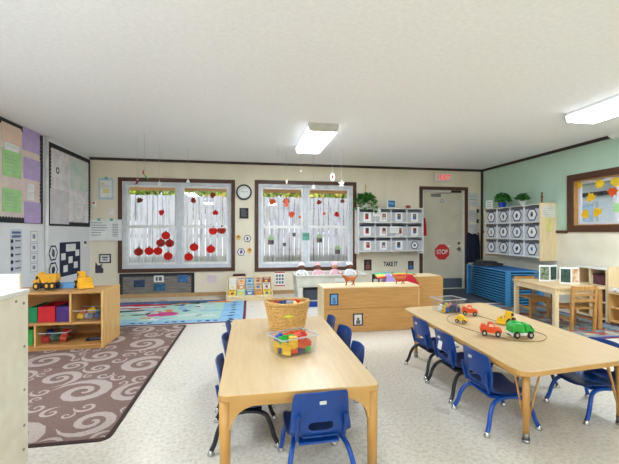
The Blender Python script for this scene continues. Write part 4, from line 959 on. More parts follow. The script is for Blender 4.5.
sheet('wall_poster', 'pale blue-bordered poster on beige wall, top left of left back window', 'poster', 'back', (98.5, 178, 113.5, 199.5), plain('pale_blue_paper', (196, 214, 226), .8), [(.12, .1, .88, .88, paper), (.3, .3, .7, .5, plain('pale_yellow', (236, 222, 150), .8)), (.2, .68, .4, .8, MATS['pale_yellow']), (.42, .95, .62, 1.05, tape)], lines=(.2, .55, .8, .68, 2, ink))
sheet('paper_chart', 'wide white handwritten chart taped beside the left back window frame', 'chart', 'back', (90, 219.5, 122.5, 240.5), paper, [(.24, .93, .34, 1.05, tape), (.62, .93, .72, 1.05, tape)], lines=(.06, .2, .55, .9, 6, ink), off=.024, extra=lambda b, w, h, t: [b.span((w * .2, t - .0006, -h * .3 + h * .08 * k), (w * .38, t, -h * .275 + h * .08 * k), ink) for k in range(8)])
b = MB(); b.span((-.038, -.008, -.058), (.038, 0, .058), white, bev=.002); b.span((-.008, -.014, -.015), (.008, -.008, .015), white)
tag(b.build('light_switch', None, wall_loc('back', *wall_at('back', 112, 211.5), .001)[0]), 'white light switch plate on beige wall left of window frame', 'light switch')
b = MB(); b.span((-.03, -.03, -.06), (.03, 0, .06), white, bev=.004); b.span((-.015, -.034, .0), (.015, -.03, .03), red)
tag(b.build('alarm_pull', None, wall_loc('back', *wall_at('back', 94.5, 204), .001)[0]), 'small white and red alarm pull in the left corner of the back wall', 'alarm')
sheet('framed_sign', 'small white sign in black frame low left of left back window', 'sign', 'back', (99.5, 254, 111, 263), black, [(.1, .12, .9, .88, offwhite), (.3, .3, .7, .42, ink), (.25, .55, .75, .7, ink)], th=.012)
b = MB(); b.prism([(-.06, -.09), (.07, -.09), (.075, -.02), (.04, .02), (.06, .09), (.02, .05), (-.02, .05), (-.055, .11), (-.06, .03)], -.004, 0, plain('dark_grey_paper', (74, 66, 84), .8), 'y'); tag(b.build('cat_cutout', None, wall_loc('back', *wall_at('back', 99, 268), .001)[0]), 'dark grey cut-out animal picture behind the yellow loader', 'cut-out')

def scallop_board(name, lab, wall, box, base, bord, bw_, extra=None, group=None):
    x0, y0, x1, y1 = box; a0, _ = wall_at(wall, x0, y0); a1, zt = wall_at(wall, x1, y0); _, zb_ = wall_at(wall, x1, y1); w = a1 - a0; h = zt - zb_
    (lx, ly, lz), rz = wall_loc(wall, a0, zb_, .001)
    root = thing(name, lab, 'bulletin board', (lx, ly, lz), rz, group)
    b = MB(); b.span((0, -.008, 0), (w, 0, h), base); b.build('backing', root)
    b = MB()
    for (p, q, r, s) in ((0, 0, w, bw_), (0, h - bw_, w, h), (0, bw_, bw_, h - bw_), (w - bw_, bw_, w, h - bw_)): b.span((p, -.011, q), (r, -.0081, s), bord)
    n = int(w / .05)
    for k in range(n):
        c = w * (k + .5) / n
        for zc in (bw_, h - bw_): b.prism(ngon(c, zc, .024, 10), -.0108, -.0082, bord, 'y')
    n = int(h / .05)
    for k in range(n):
        c = h * (k + .5) / n
        for xc in (bw_, w - bw_): b.prism(ngon(xc, c, .024, 10), -.0108, -.0082, bord, 'y')
    b.build('border', root); return root, a0, zb_, w, h
mural = mat('faint_marked_paper', (240, 236, 238), .85, rgb2=(216, 210, 214), scale=7, detail=8)
pinkboard = mat('pale_pink_paper', (232, 212, 204), .85, rgb2=(214, 200, 198), scale=6, detail=8)
scallop_board('bulletin_board', 'large left wall board with green and purple sheets, nearest the viewer', 'left', (-52, 136, 42, 224), pinkboard, softblack, .05)
scallop_board('bulletin_board', 'large pale left wall board beside the corner, right of the white pipe', 'left', (47.5, 160, 89.5, 227), mural, softblack, .05)
# navy lower strips
def left_sheet(px0, py0, px1, py1, lab, name, cat, base, group=None, **k):
    return sheet(name, lab, cat, 'left', (px0, py0, px1, py1), base, group=group, off=k.pop('off', .0135), **k)
gs = 'coloured sheets on the nearest left wall board'
for (q, c, lab) in (((1, 150, 20, 177), greenp, 'green sheet on left wall board, upper one'), ((1, 189, 20, 212), greenp, 'green sheet on left wall board, lower one'),
                    ((21.5, 130, 38.5, 152), purplep, 'purple sheet on left wall board, topmost of three'), ((22.5, 159, 39, 180), purplep, 'purple sheet on left wall board, middle of three'), ((23, 202, 39.5, 223), purplep, 'purple sheet on left wall board, lowest of three')):
    left_sheet(*q, lab, 'paper_sheet', 'paper', c, gs, lines=(.15, .15, .85, .85, 5, mat('sheet_pencil', (176, 176, 170), .8)))
left_sheet(0, 125, 20, 143, 'peach sheet in the top left of left wall board', 'paper_sheet', 'paper', kraft, gs)
left_sheet(3, 144, 17, 151, 'narrow white strip on left wall board above green sheet', 'paper_strip', 'paper', paper, off=.0165, lines=(.1, .2, .9, .8, 2, ink))
left_sheet(26, 184, 33, 192, 'small white caption card on left wall board, upper one', 'caption_card', 'paper', paper, lines=(.1, .1, .9, .9, 3, ink)); left_sheet(26, 193, 33, 200, 'small white caption card on left wall board, lower one', 'caption_card', 'paper', paper, lines=(.1, .1, .9, .9, 3, ink))
palem = mat('pale_art_paper', (230, 228, 222), .85, rgb2=(196, 216, 208), scale=5)
left_sheet(70, 160, 87, 190, 'pale artwork sheet in upper right of the corner board', 'artwork', 'artwork', palem); left_sheet(74, 197, 84, 203, 'small white caption in lower right of the corner board', 'caption_card', 'paper', paper, lines=(.1, .1, .9, .9, 2, ink))
left_sheet(75, 206, 80, 218, 'narrow white note at the bottom right of the corner board', 'caption_card', 'paper', paper, lines=(.1, .1, .9, .9, 5, ink)); left_sheet(49, 190, 68, 224, 'large pale sheet in lower left of the corner board', 'artwork', 'artwork', mat('pale_lilac_paper', (220, 216, 220), .85, rgb2=(206, 200, 206), scale=6))
left_sheet(54.5, 166.5, 58.5, 174.5, 'small black shape on the upper left of the corner board', 'cut_out', 'cut-out', paper, extra=lambda b, w, h, t: [b.prism(ngon(0, 0, w * .42, 12, 0, h * .45), t - .0008, t, black, 'y'), b.prism(ngon(0, -.0, w * .2, 12, 0, h * .25), t - .0012, t, paper, 'y')])
left_sheet(10, 229, 21.5, 272, 'white schedule strip with blue headings below the left wall board', 'schedule_chart', 'chart', mat('blueish_paper', (214, 218, 228), .8), off=.002, extra=lambda b, w, h, t: [b.span((-w * .38, t - .0006, h * (.30 + .09 * k)), (w * .4, t, h * (.355 + .09 * k)), plain('heading_blue', (90, 110, 160), .8)) for k in range(2)] + [b.prism(ngon(-w * .36, -h * (.42 - .16 * k), w * .12, 8), t - .0006, t, navy, 'y') for k in range(5)] + [b.span((-w * .1, t - .0006, -h * (.43 - .16 * k)), (w * .38, t, -h * (.40 - .16 * k)), ink) for k in range(5)])
for k, (y0, y1, l) in enumerate(((231, 242, 'top'), (243, 252, 'second from top'), (253, 262, 'third from top'), (263, 272, 'bottom'))):
    left_sheet(30, y0, 37.5, y1, 'small pink-edged picture card right of schedule strip, %s of four' % l, 'picture_card', 'card', paper, 'picture cards below the left wall board', off=.002, border=(plain('card_edge', (206, 190, 206), .8), .01), marks=[(.3, .3, .65, .7, plain('card_pic', (150, 150, 170), .8))])
def hexcard(wall, px, py, r, lab, base=paper, edge=navy, pic=ink, group='hexagon picture cards', off=.002):
    a_, z = wall_at(wall, px, py); loc, rz = wall_loc(wall, a_, z, off); b = MB(); b.prism(ngon(0, 0, r, 6), -.002, 0, edge, 'y'); b.prism(ngon(0, 0, r * .8, 6), -.0028, -.002, base, 'y'); b.prism(blob(0, 0, r * .33, r * .5, int(px + py), 9, .3), -.0034, -.0028, pic, 'y')
    return tag(b.build('hexagon_card', None, loc, (0, 0, rz)), lab, 'card', group)
hexcard('left', 53, 253, .125, 'upper hexagon card on left wall beside the navy poster'); hexcard('left', 53, 270, .125, 'lower hexagon card on left wall beside the navy poster', pic=navy)
nav = sheet('navy_poster', 'navy board with six small white cards above the toy shelf', 'poster', 'left', (59.5, 242, 80, 275), plain('navy_board', (36, 46, 74), .8), [(.28, .72, .76, .94, paper)] + [(x, z, x + .2, z + .2, paper) for (x, z) in ((.06, .48), (.74, .55), (.40, .36), (.16, .12), (.66, .18))], off=.002)
sheet('paper_note', 'small pale note on left wall close to the corner', 'paper', 'left', (83, 239, 87, 246), paper, [(.2, .3, .8, .7, ink)], off=.002)

# board under left window
root, a0, zb_, w, h = scallop_board('bulletin_board', 'grey wooden-look board with three blue photos under left back window', 'back', (119.5, 272.5, 194.5, 296), mat('grey_board_paper', (140, 132, 126), .85, rgb2=(112, 106, 102), scale=6, stretch=(1, 1, 8)), softblack, .04)
bm_ = mat('ocean_photo', (50, 120, 160), .6, rgb2=(24, 60, 90), scale=20)
def bpic(q, lab, m, grp=None, **k): return sheet('photo_print', lab, 'photo', 'back', q, m, off=.0135, group=grp, **k)
bpic((134, 280, 145, 287), 'dark blue photo at the left of the board under window', mat('dark_ocean', (50, 80, 120), .6, rgb2=(30, 40, 60), scale=20)); bpic((154, 283.5, 165.5, 290.5), 'teal photo at the middle of the board under window', bm_); bpic((178, 275, 188, 282), 'blue photo at the right of the board under window', mat('sky_photo', (70, 130, 190), .6, rgb2=(40, 70, 110), scale=20))
sheet('caption_card', 'white caption card at the top middle of the board under window', 'paper', 'back', (154, 275.5, 164, 282), paper, [(.2, .2, .4, .8, ink), (.5, .2, .8, .8, ink)], off=.0135)
sheet('paper_note', 'small pale pink note below right corner of left back window', 'paper', 'back', (207, 275, 216.5, 283), plain('pale_pink_note', (226, 210, 214), .8), lines=(.1, .2, .9, .8, 3, MATS['card_edge']))
sheet('picture_chart', 'small white picture chart with red edges under right back window', 'chart', 'back', (274.5, 272, 285, 286), paper, [(0, .93, 1, 1, red), (0, 0, 1, .07, red)] + [(.14 + .27 * i, .18 + .24 * j, .32 + .27 * i, .34 + .24 * j, ink) for i in range(3) for j in range(3)])
# clock
a_, z = wall_at('back', 244, 192.3); root = thing('wall_clock', 'round white wall clock with black rim between the back windows', 'clock', (a_, YB - .001, z))
b = MB(); b.cyl((0, 0, 0), (0, -.035, 0), .148, m=black, seg=40); b.build('rim', root)
b = MB(); b.cyl((0, -.0355, 0), (0, -.038, 0), .118, m=white, seg=40)
for k in range(12): t = R(30 * k); b.box((.098 * math.sin(t), -.0385, .098 * math.cos(t)), (.006, .001, .018), black, rot=(0, t, 0))
b.build('dial', root)
b = MB(); b.box((-.022, -.040, .004), (.055, .0015, .007), black, rot=(0, R(8), 0)); b.box((.035, -.041, .004), (.085, .0015, .005), black, rot=(0, R(-4), 0)); b.cyl((0, -.0385, 0), (0, -.043, 0), .006, m=black); b.build('hand', root)
sheet('black_sign', 'black square sign with white lettering between the back windows', 'sign', 'back', (239.5, 208, 248.5, 218.5), black, lines=(.2, .15, .85, .9, 4, plain('sign_text', (210, 210, 210), .7)), th=.01)
hexcard('back', 247.5, 238.5, .075, 'upper hexagon card between the back windows', pic=dskin, group=None); hexcard('back', 241, 252, .078, 'lower hexagon card between the back windows', pic=cm['purple'], group=None)
for (px, py, l) in ((238.5, 237.5, 'left of the upper hexagon card'), (249.5, 250.5, 'right of the lower hexagon card')):
    b = MB(); b.prism(ngon(0, 0, .045, 8, R(22), .055), -.003, 0, plain('gold_paper', (226, 176, 70), .7), 'y'); b.prism(ngon(0, .01, .018, 8), -.0036, -.003, brownp, 'y'); b.prism(ngon(0, -.02, .012, 8), -.0036, -.003, offwhite, 'y')
    tag(b.build('gold_cutout', None, wall_loc('back', *wall_at('back', px, py), .002)[0]), 'small gold paper cut-out ' + l, 'cut-out', 'gold cut-outs between the back windows')
# EXIT
a_, z = wall_at('back', 443, 178); root = thing('exit_sign', 'illuminated white and red EXIT sign above the door', 'exit sign', (a_, YB - .001, z))
b = MB(); b.span((-.17, -.05, -.085), (.17, 0, .085), white, bev=.006); b.build('housing', root)
redlit = mat('lit_red_letters', (232, 60, 60), .5, emit=.9)
b = MB(); b.text('EXIT', .16, (.02, -.0515, .0), redlit, w=.24); b.build('lettering', root, label='red EXIT letters')
b = MB(); b.prism([(-.15, .0), (-.125, .025), (-.125, -.025)], -.052, -.0505, redlit, 'y'); b.build('arrow', root, label='red arrow')
# STOP
a_, z = wall_at('back', 442, 252, -.03); root = thing('stop_sign', 'red octagonal STOP sign on the door', 'sign', (a_, YB + .0295, z)); sr = .175
b = MB(); b.prism(ngon(0, 0, sr, 8, R(22.5)), -.003, 0, plain('stop_red', (206, 36, 40), .6), 'y'); b.build('plate', root)
b = MB(); b.text('STOP', .135, (0, -.0035, -.002), white, w=.25); b.build('lettering', root, label='white STOP letters')
X_, _, Z_ = at_y(449, 246, YB + .03); b = MB(); b.prism(blob(0, 0, .035, .018, 3, 9), -.002, 0, paper, 'y'); tag(b.build('paper_scrap', None, (X_, YB + .025, Z_)), 'small white paper hand taped on upper right of STOP sign', 'paper')
X_, _, Z_ = at_y(442, 201, YB + .03); b = MB(); b.span((-.035, -.002, -.03), (.035, 0, .03), plain('teal_sign', (70, 150, 170), .6)); b.span((-.025, -.003, -.01), (.025, -.002, .012), white); tag(b.build('door_sticker', None, (X_, YB + .0295, Z_)), 'small teal sticker near top of the door', 'sticker')
for (q, l, n) in (((468.5, 193, 478, 206.5), 'upper paper notice right of the door', 3), ((468.5, 209.5, 478, 222.5), 'middle paper notice right of the door', 6), ((468.5, 224, 478, 232), 'lower paper notice right of the door', 3)):
    sheet('paper_notice', l, 'paper', 'back', q, mat('dim_paper', (214, 214, 212), .8), lines=(.1, .12, .9, .9, n, ink), group='paper notices right of the door')
a_, z = wall_at('back', 480.5, 211); 
b = MB(); b.span((-.02, -.02, -.04), (.02, 0, .04), black, bev=.004); tag(b.build('wall_switch', None, (a_ - .01, YB - .031, z)) if False else b.build('wall_switch', None, (4.80, YB - .001, z)), 'small black switch box in the right corner, upper', 'switch', 'black switches in the right corner')
b = MB(); b.span((-.02, -.02, -.04), (.02, 0, .04), black, bev=.004); tag(b.build('wall_switch', None, (4.80, YB - .001, z - .22)), 'small black switch box in the right corner, lower', 'switch', 'black switches in the right corner')
# TAKE IT HOME lettering
b = MB(); a_, z = wall_at('back', 390.5, 264.2); b.text('TAKE IT', .125, (0, 0, 0), softblack, w=.30, bold=.04); tag(b.build('wall_lettering', None, (a_, YB - .002, z)), 'black TAKE IT letters on beige wall below the cubbies', 'lettering')
gp = 'photos around the TAKE IT lettering'
sheet('photo_print', 'dark photo on wall left of the TAKE IT letters', 'photo', 'back', (364, 259.5, 371.5, 270.5), softblack, [(.2, .1, .8, .5, plain('ph_red', (150, 80, 80), .7)), (.3, .5, .7, .85, dskin)], group=gp)
sheet('photo_print', 'small dark photo on wall right of the TAKE IT letters', 'photo', 'back', (408, 261, 413.5, 269.5), softblack, [(.2, .1, .8, .5, bluep), (.3, .5, .7, .85, dskin)], group=gp)
sheet('photo_print', 'dark photo low on wall, left of the lilac cloth', 'photo', 'back', (372, 274, 379.5, 284), softblack, [(.2, .1, .8, .5, offwhite), (.3, .5, .7, .85, dskin)], group=gp)

# ------------------------------------------------------------------ stickers on the window glass
def disc_sticker(name, lab, cat, loc, rz, parts, grp):
    b = MB(); t = 0
    for pts, m in parts: b.prism(pts, -.0012 - t, -t, m, 'y'); t += .0013
    return tag(b.build(name, None, loc, (0, 0, rz)), lab, cat, grp)
def glow_paper(name, rgb):
    m = mat(name, rgb, .8); nt = m.node_tree; b_ = nt.nodes['Principled BSDF']; o = nt.nodes['Material Output']; t = nt.nodes.new('ShaderNodeBsdfTranslucent'); t.inputs[0].default_value = lin(rgb)
    mx = nt.nodes.new('ShaderNodeMixShader'); mx.inputs[0].default_value = .5; nt.links.new(b_.outputs[0], mx.inputs[1]); nt.links.new(t.outputs[0], mx.inputs[2]); nt.links.new(mx.outputs[0], o.inputs[0]); return m
redp = glow_paper('thin_pumpkin_paper', (240, 50, 36)); red_t = glow_paper('thin_red_paper', (226, 44, 40)); yel_t = glow_paper('thin_yellow_paper', (255, 232, 70)); gold_t = glow_paper('thin_gold_paper', (250, 218, 60)); or_t = glow_paper('thin_orange_paper', (240, 120, 50)); rust_t = glow_paper('thin_rust_paper', (176, 70, 44)); brown_t = glow_paper('thin_brown_paper', (150, 84, 50))
stemm = plain('stem_brown', (90, 60, 30), .7)
def pumpkin(px, py, lab, dark=False, r=.075):
    X_, Y_, Z_ = at_y(px, py, YB + .040); b_ = brown_t if dark else redp
    parts = [(ngon(0, 0, r * 1.08, 18, 0, r * .98), b_), (ngon(-r * .35, 0, r * .4, 12, 0, r * .85), redp), (ngon(r * .35, 0, r * .4, 12, 0, r * .85), redp), ([(-.012, r * .8), (.012, r * .8), (.02, r * 1.25), (-.004, r * 1.25)], stemm)]
    if dark: parts += [(ngon(-.02, .01, .014, 8), black), (ngon(.022, .01, .014, 8), black), ([(-.035, -.02), (.035, -.02), (.0, -.045)], black)]
    disc_sticker('paper_pumpkin', lab, 'paper pumpkin', (X_, Y_ - .0, Z_), 0, parts, 'paper pumpkins on the left back window')
for (cx, cy, dk, l) in ((151, 314, 1, 'leftmost of the left pane'), (178, 312, 0, 'second from left in bottom row of left pane'), (201, 312, 0, 'third from left in bottom row of left pane'), (227, 325, 0, 'lowest at the right of the left pane'), (208, 291, 1, 'left of the middle pair in left pane'), (221, 272, 0, 'topmost of the left pane'), (231, 292, 1, 'right of the middle pair in left pane'),
                        (294, 302, 0, 'upper left of the right pane'), (280, 327, 0, 'lowest of the right pane'), (337, 307, 0, 'lower right of the right pane'), (343, 260, 0, 'upper one beside the decorated one in right pane'), (365, 258, 1, 'at top right corner of the right pane')):
    pumpkin(80 + cx * .3881, 130 + cy * .3881, ('decorated dark red' if dk else 'bright red-orange') + ' paper pumpkin, ' + l, dk)
def maple_leaf(r, sd=0):
    pts = []; r *= 1.25
    for k, q in enumerate((1, .62, .85, .58, .95, .6, .72, .5, .4, .5, .72, .6, .95, .58, .85, .62)): t = R(90) + 2 * math.pi * k / 16 + sd; pts.append((r * q * math.cos(t), r * q * math.sin(t)))
    return pts
def leaf_st(px, py, m, lab, grp, r=.055, sd=0, plane=None):
    X_, Y_, Z_ = at_y(px, py, YB + (.067 if py < 225 else .040)); disc_sticker('paper_leaf', lab, 'paper leaf', (X_, Y_, Z_), 0, [(maple_leaf(r, sd), m)], grp)
g1 = 'paper leaves on the left back window'; g2 = 'paper leaves on the right back window'
for (cx, cy, m, l, sd) in ((154, 182, brown_t, 'brown paper leaf in upper left pane', .4), (211, 213, red_t, 'red paper leaf in upper left pane', 1.1), (293, 181, rust_t, 'rust paper leaf at the left of upper right pane', 2), (343, 169, rust_t, 'rust paper leaf at top of upper right pane', .8), (349, 214, red_t, 'red paper leaf in middle of upper right pane', 0)):
    leaf_st(80 + cx * .3881, 130 + cy * .3881, m, l + ' of left back window', g1, .06, sd)
for (cx, cy, m, l, sd, r) in ((97, 186, or_t, 'orange paper leaf high in the upper left pane', .5, .07), (132, 184, rust_t, 'rust paper leaf at top of the upper left pane', 0, .07), (147, 218, plain('redorange', (220, 76, 40), .7), 'red-orange paper leaf in the lower part of upper left pane', 1, .07), (217, 187, rust_t, 'rust paper leaf at top left of upper right pane', .4, .055), (263, 217, red_t, 'red paper leaf in the middle of upper right pane', 2, .06), (277, 184, brown_t, 'brown paper leaf at top right of upper right pane', .1, .05), (230, 216, or_t, 'tiny orange paper leaf in upper right pane', .3, .035), (167, 225, or_t, 'tiny orange paper leaf in upper left pane', .2, .03)):
    leaf_st(235 + cx * .3881, 130 + cy * .3881, m, l + ' of right back window', g2, r, sd)
b = MB(); b.span((-.045, -.001, -.12), (.045, 0, .12), orange); X_, Y_, Z_ = at_y(286.5, 203, YB + .066); tag(b.build('paper_strip', None, (X_, Y_, Z_), (0, 0, 0)), 'orange paper strip in upper left pane of right back window', 'paper'); bpy.data.objects['paper_strip.001'].scale = (.8, 1, .62)
palg = plain('pale_green_paper', (160, 186, 140), .8)
for (px, py, l, r) in ((271, 240, 'left pane', 1), (319.5, 238, 'left part of right pane', .9), (337.5, 249.5, 'right part of right pane', .9)):
    X_, Y_, Z_ = at_y(px, py, YB + .040)
    disc_sticker('window_picture', 'green-topped photo picture stuck in lower %s of right back window' % l, 'picture', (X_, Y_, Z_), 0, [([(-.07 * r, 0), (.07 * r, 0), (.05 * r, .06), (0, .085), (-.05 * r, .06)], palg), ([(-.06 * r, -.09), (.06 * r, -.09), (.06 * r, 0), (-.06 * r, 0)], ink), (ngon(-.02, -.045, .025, 8), dskin), (ngon(.028, -.04, .022, 8), softblack)], 'green-topped pictures on the right back window')
X_, _, Z_ = at_y(306, 236.5, YB + .018); b = MB(); b.span((-.07, -.0015, -.075), (.07, 0, .075), tealp); b.span((-.05, -.002, .02), (.05, -.0015, .03), ink); tag(b.build('teal_note', None, (X_, YB + .0185, Z_)), 'square teal note on the middle post of right back window', 'note')
for (px, py, l) in ((294, 234.5, 'shield-shaped dark picture upper right in lower left pane'), (284.5, 244.5, 'small dark photo in the middle of lower left pane')):
    X_, Y_, Z_ = at_y(px, py, YB + .040); disc_sticker('window_picture', l + ' of right back window', 'picture', (X_, Y_, Z_), 0, [([(-.03, -.035), (.03, -.035), (.035, .035), (-.035, .035)], ink), (ngon(0, 0, .018, 8), dskin)], 'small dark pictures on the right back window')
# right window leaves
gy = 'yellow paper leaves on the right wall window'
for (px, py, m, l) in ((578, 185.5, yel_t, 'yellow paper leaf at the top left corner'), (599.7, 183, yel_t, 'yellow paper leaf, middle of the top'), (615, 182.4, yel_t, 'yellow paper leaf at the top right'), (591, 198, gold_t, 'golden paper leaf, upper of the three at left'), (586, 214, gold_t, 'dull yellow paper leaf, lower left one'), (597.6, 212.6, gold_t, 'dull yellow paper leaf, lower right of the left pane'), (618, 207.5, greenp, 'green paper leaf at the right'), (612.6, 191, or_t, 'orange paper leaf on the right')):
    X_, Y_, Z_ = at_x(px, py, XR + .055); b = MB(); b.prism(maple_leaf(.075, px), -.0015, 0, m, 'y'); tag(b.build('paper_leaf', None, (X_ + .0, Y_, Z_), (0, 0, R(-90))), l + ' of the right wall window', 'paper leaf', gy)

# ------------------------------------------------------------------ hanging ornaments
cord = plain('string_grey', (190, 190, 190), .8)
def hanging(px, ptop, pobj, lab, parts):
    X_, Y_, _ = at_z(px, ptop, ZC - .001); _, _, Z_ = at_y(px, pobj, Y_); root = thing('hanging_ornament', lab, 'ornament', (X_, Y_, Z_), 0, 'ornaments hanging from the ceiling')
    b = MB(); b.cyl((0, 0, .02), (0, 0, ZC - Z_ - .0005), .0016, m=cord, seg=5); b.build('string', root)
    for nm, f in parts: b = MB(); f(b); b.build(nm, root)
def star(b, r=.05, m=white): b.prism([(r * (1 if k % 2 == 0 else .42) * math.sin(R(36 * k)), r * (1 if k % 2 == 0 else .42) * math.cos(R(36 * k))) for k in range(10)], -.004, .004, m, 'y')
hanging(137, 136, 182, 'dark red crescent ornament hanging at far left before the left back window', [('crescent', lambda b: b.tube([(.03, 0, .04), (.005, 0, .02), (.0, 0, -.01), (-.03, 0, -.035)], lambda t: .003 + .014 * math.sin(math.pi * min(1, max(.02, t))), cm['red'] if False else plain('crimson', (140, 30, 50), .5))), ('bead', lambda b: b.ball((.01, 0, .03), .012, white, 8))])
hanging(144.5, 134, 174, 'green and red cane-shaped ornament hanging before the left back window', [('cane', lambda b: [b.tube([(-.012, 0, .05), (-.018, 0, .02), (.0, 0, -.01)], .009, cm['red']), b.tube([(.0, 0, -.01), (.02, 0, -.04), (.045, 0, -.07)], .008, green)])])
hanging(159.5, 143, 184, 'white star ornament hanging left of centre before the left back window', [('star', lambda b: star(b, .05))])
hanging(188, 147, 181, 'small white bell ornament hanging before right half of left back window', [('bell', lambda b: b.lathe([(.03, -.03), (.024, -.01), (.016, .015), (.004, .028)], white))])
hanging(286.5, 151, 182, 'tan and white ornament hanging at left before the right back window', [('bead', lambda b: [b.ball((0, 0, .005), .018, white), b.ball((.01, 0, .03), .012, gold)]), ('tassel', lambda b: b.cyl((0, 0, -.01), (0, 0, -.05), .006, .014, tan))])
hanging(313.5, 154, 187, 'white bell-shaped ornament hanging before middle of right back window', [('bell', lambda b: b.lathe([(.04, -.035), (.032, -.01), (.022, .015), (.004, .03)], white))])
hanging(332.5, 150, 177, 'oval white ornament with red centre hanging before the right back window', [('oval', lambda b: [b.prism(ngon(0, 0, .04, 20, 0, .062), -.003, .003, white, 'y'), b.prism(ngon(0, 0, .017, 12, 0, .03), -.0042, -.003, red, 'y')])])
hanging(341.5, 148, 183.5, 'white star ornament hanging rightmost before the right back window', [('star', lambda b: star(b, .06))])
hanging(278, 140, 158, 'short bare string with clear bead left of the ceiling light', [('bead', lambda b: b.ball((0, 0, .0), .006, white, 6))])
hanging(300.6, 150, 171, 'thin string with tiny white bead below the ceiling light', [('bead', lambda b: b.ball((0, 0, .0), .01, white, 6))])

# ------------------------------------------------------------------ wall cubbies
def cubby(lab, wall, loc, rz, w, h, d, nc, nr, side_m, binf, sidelen=None):
    root = thing('cubby_unit', lab, 'wall cubby', loc, rz); t = .018                   # local: x along wall, -y into room, z up from its bottom
    for s in (0, 1): b = MB(); x = 0 if s == 0 else w - t; b.span((x, -d, -.05), (x + t, 0, h + .012), side_m); b.build('side_panel', root, bev=.002)
    b = MB(); b.span((t, -.012, 0), (w - t, 0, h), offwhite); b.build('back_panel', root)
    cw = (w - 2 * t) / nc; ch = (h - t) / nr
    for k in range(nr + 1): b = MB(); b.span((t, -d + .004, ch * k), (w - t, -.012, ch * k + t * .8), white); b.build('top' if k == nr else 'shelf_board', root)
    for k in range(1, nc): b = MB(); b.span((t + cw * k - .006, -d + .006, t * .8), (t + cw * k + .006, -.012, ch * nr), white); b.build('divider', root)
    M = Matrix.Translation(loc) @ Matrix.Rotation(rz, 4, 'Z')
    for r_ in range(nr):
        for c in range(nc):
            p = M @ Vector((t + cw * (c + .5), -d * .5, ch * r_ + t * .8 + .001)); binf(p, rz, cw - .016, d * .86, ch - t - .012, r_, c)
rown3 = ['bottom row', 'middle row', 'top row']; coln4 = ['leftmost', 'second from left', 'third from left', 'rightmost']
def bin_back(p, rz, w, d, h, r_, c):
    tail = ' with hexagon card' if (r_ == 0 and c == 3) else ' with photo'
    root = thing('fabric_bin', 'grey fabric bin%s, %s, %s, cubbies by the door' % (tail, rown3[r_], coln4[c]), 'storage bin', tuple(p), rz, 'bins in the cubbies by the door')
    b = MB(); w2, d2 = w / 2, d / 2
    b.span((-w2, -d2, 0), (w2, -d2 + .005, h * .86), greyfab); b.span((-w2, d2 - .005, 0), (w2, d2, h * .86), greyfab); b.span((-w2, -d2 + .005, 0), (-w2 + .005, d2 - .005, h * .86), greyfab); b.span((w2 - .005, -d2 + .005, 0), (w2, d2 - .005, h * .86), greyfab); b.span((-w2 + .005, -d2 + .005, 0), (w2 - .005, d2 - .005, .005), greyfab); b.build('body', root)
    b = MB()
    if r_ == 0 and c == 3:
        b.prism(ngon(0, h * .42, .085, 6), -d2 - .003, -d2 - .0005, navy, 'y'); b.prism(ngon(0, h * .42, .066, 6), -d2 - .004, -d2 - .003, paper, 'y'); b.prism(ngon(0, h * .42, .03, 6), -d2 - .0045, -d2 - .004, ink, 'y'); b.build('hexagon_card', root)
    else:
        random.seed(r_ * 5 + c); b.span((-.075, -d2 - .003, h * .06), (.075, -d2 - .0005, h * .78), paper); sk = random.choice((dskin, tan, dskin)); ox = random.uniform(-.012, .02)
        b.span((-.032 + ox, -d2 - .0036, h * .24), (.036 + ox, -d2 - .003, h * .68), random.choice((ink, navy, softblack, brownp))); b.prism(ngon(ox, h * .54, .018, 10), -d2 - .0042, -d2 - .0036, sk, 'y'); b.prism(rrect(-.022 + ox, h * .26, .026 + ox, h * .42, .008), -d2 - .0042, -d2 - .0036, random.choice((redc, bluep, pink, offwhite)), 'y'); b.build('photo_card', root)
    b = MB(); b.span((-w2 + .012, -d2 - .002, h * .80), (w2 - .012, -d2, h * .93), random.choice((softblack, navy, ink))); b.build('band', root)
cx0, cz0 = at_y(357.5, 252, YB - .28)[0], 0
CBX0, CBX1, CBZ0, CBZ1 = at_y(358.5, 250, YB - .28)[0], at_y(423.5, 250, YB - .28)[0], at_y(390, 251.5, YB - .28)[2], at_y(390, 208, YB - .28)[2]
cubby('white wall cubby unit full of grey photo bins left of the door', 'back', (CBX0, YB - .001, CBZ0), 0, CBX1 - CBX0, CBZ1 - CBZ0, .28, 4, 3, white, bin_back)
b = MB()
for k in range(6): b.tube([(.12 + .2 * k, -.12, -.001), (.12 + .2 * k, -.135, -.03), (.12 + .2 * k, -.16, -.02)], .004, steel, 6)
tag(b.build('coat_hook_rail', None, (CBX0, YB, CBZ0 - .004)), 'row of metal coat hooks under the cubbies by the door', 'coat hooks')
sheet('paper_note', 'white paper hanging over the top left bin of the door cubbies', 'paper', 'back', (368, 210, 375.5, 217), paper, off=.30, lines=(.1, .2, .9, .8, 2, ink)); sheet('paper_note', 'white paper strip across the middle row of the door cubbies', 'paper', 'back', (384, 226.5, 393, 233), paper, off=.30, lines=(.1, .2, .9, .8, 2, ink))
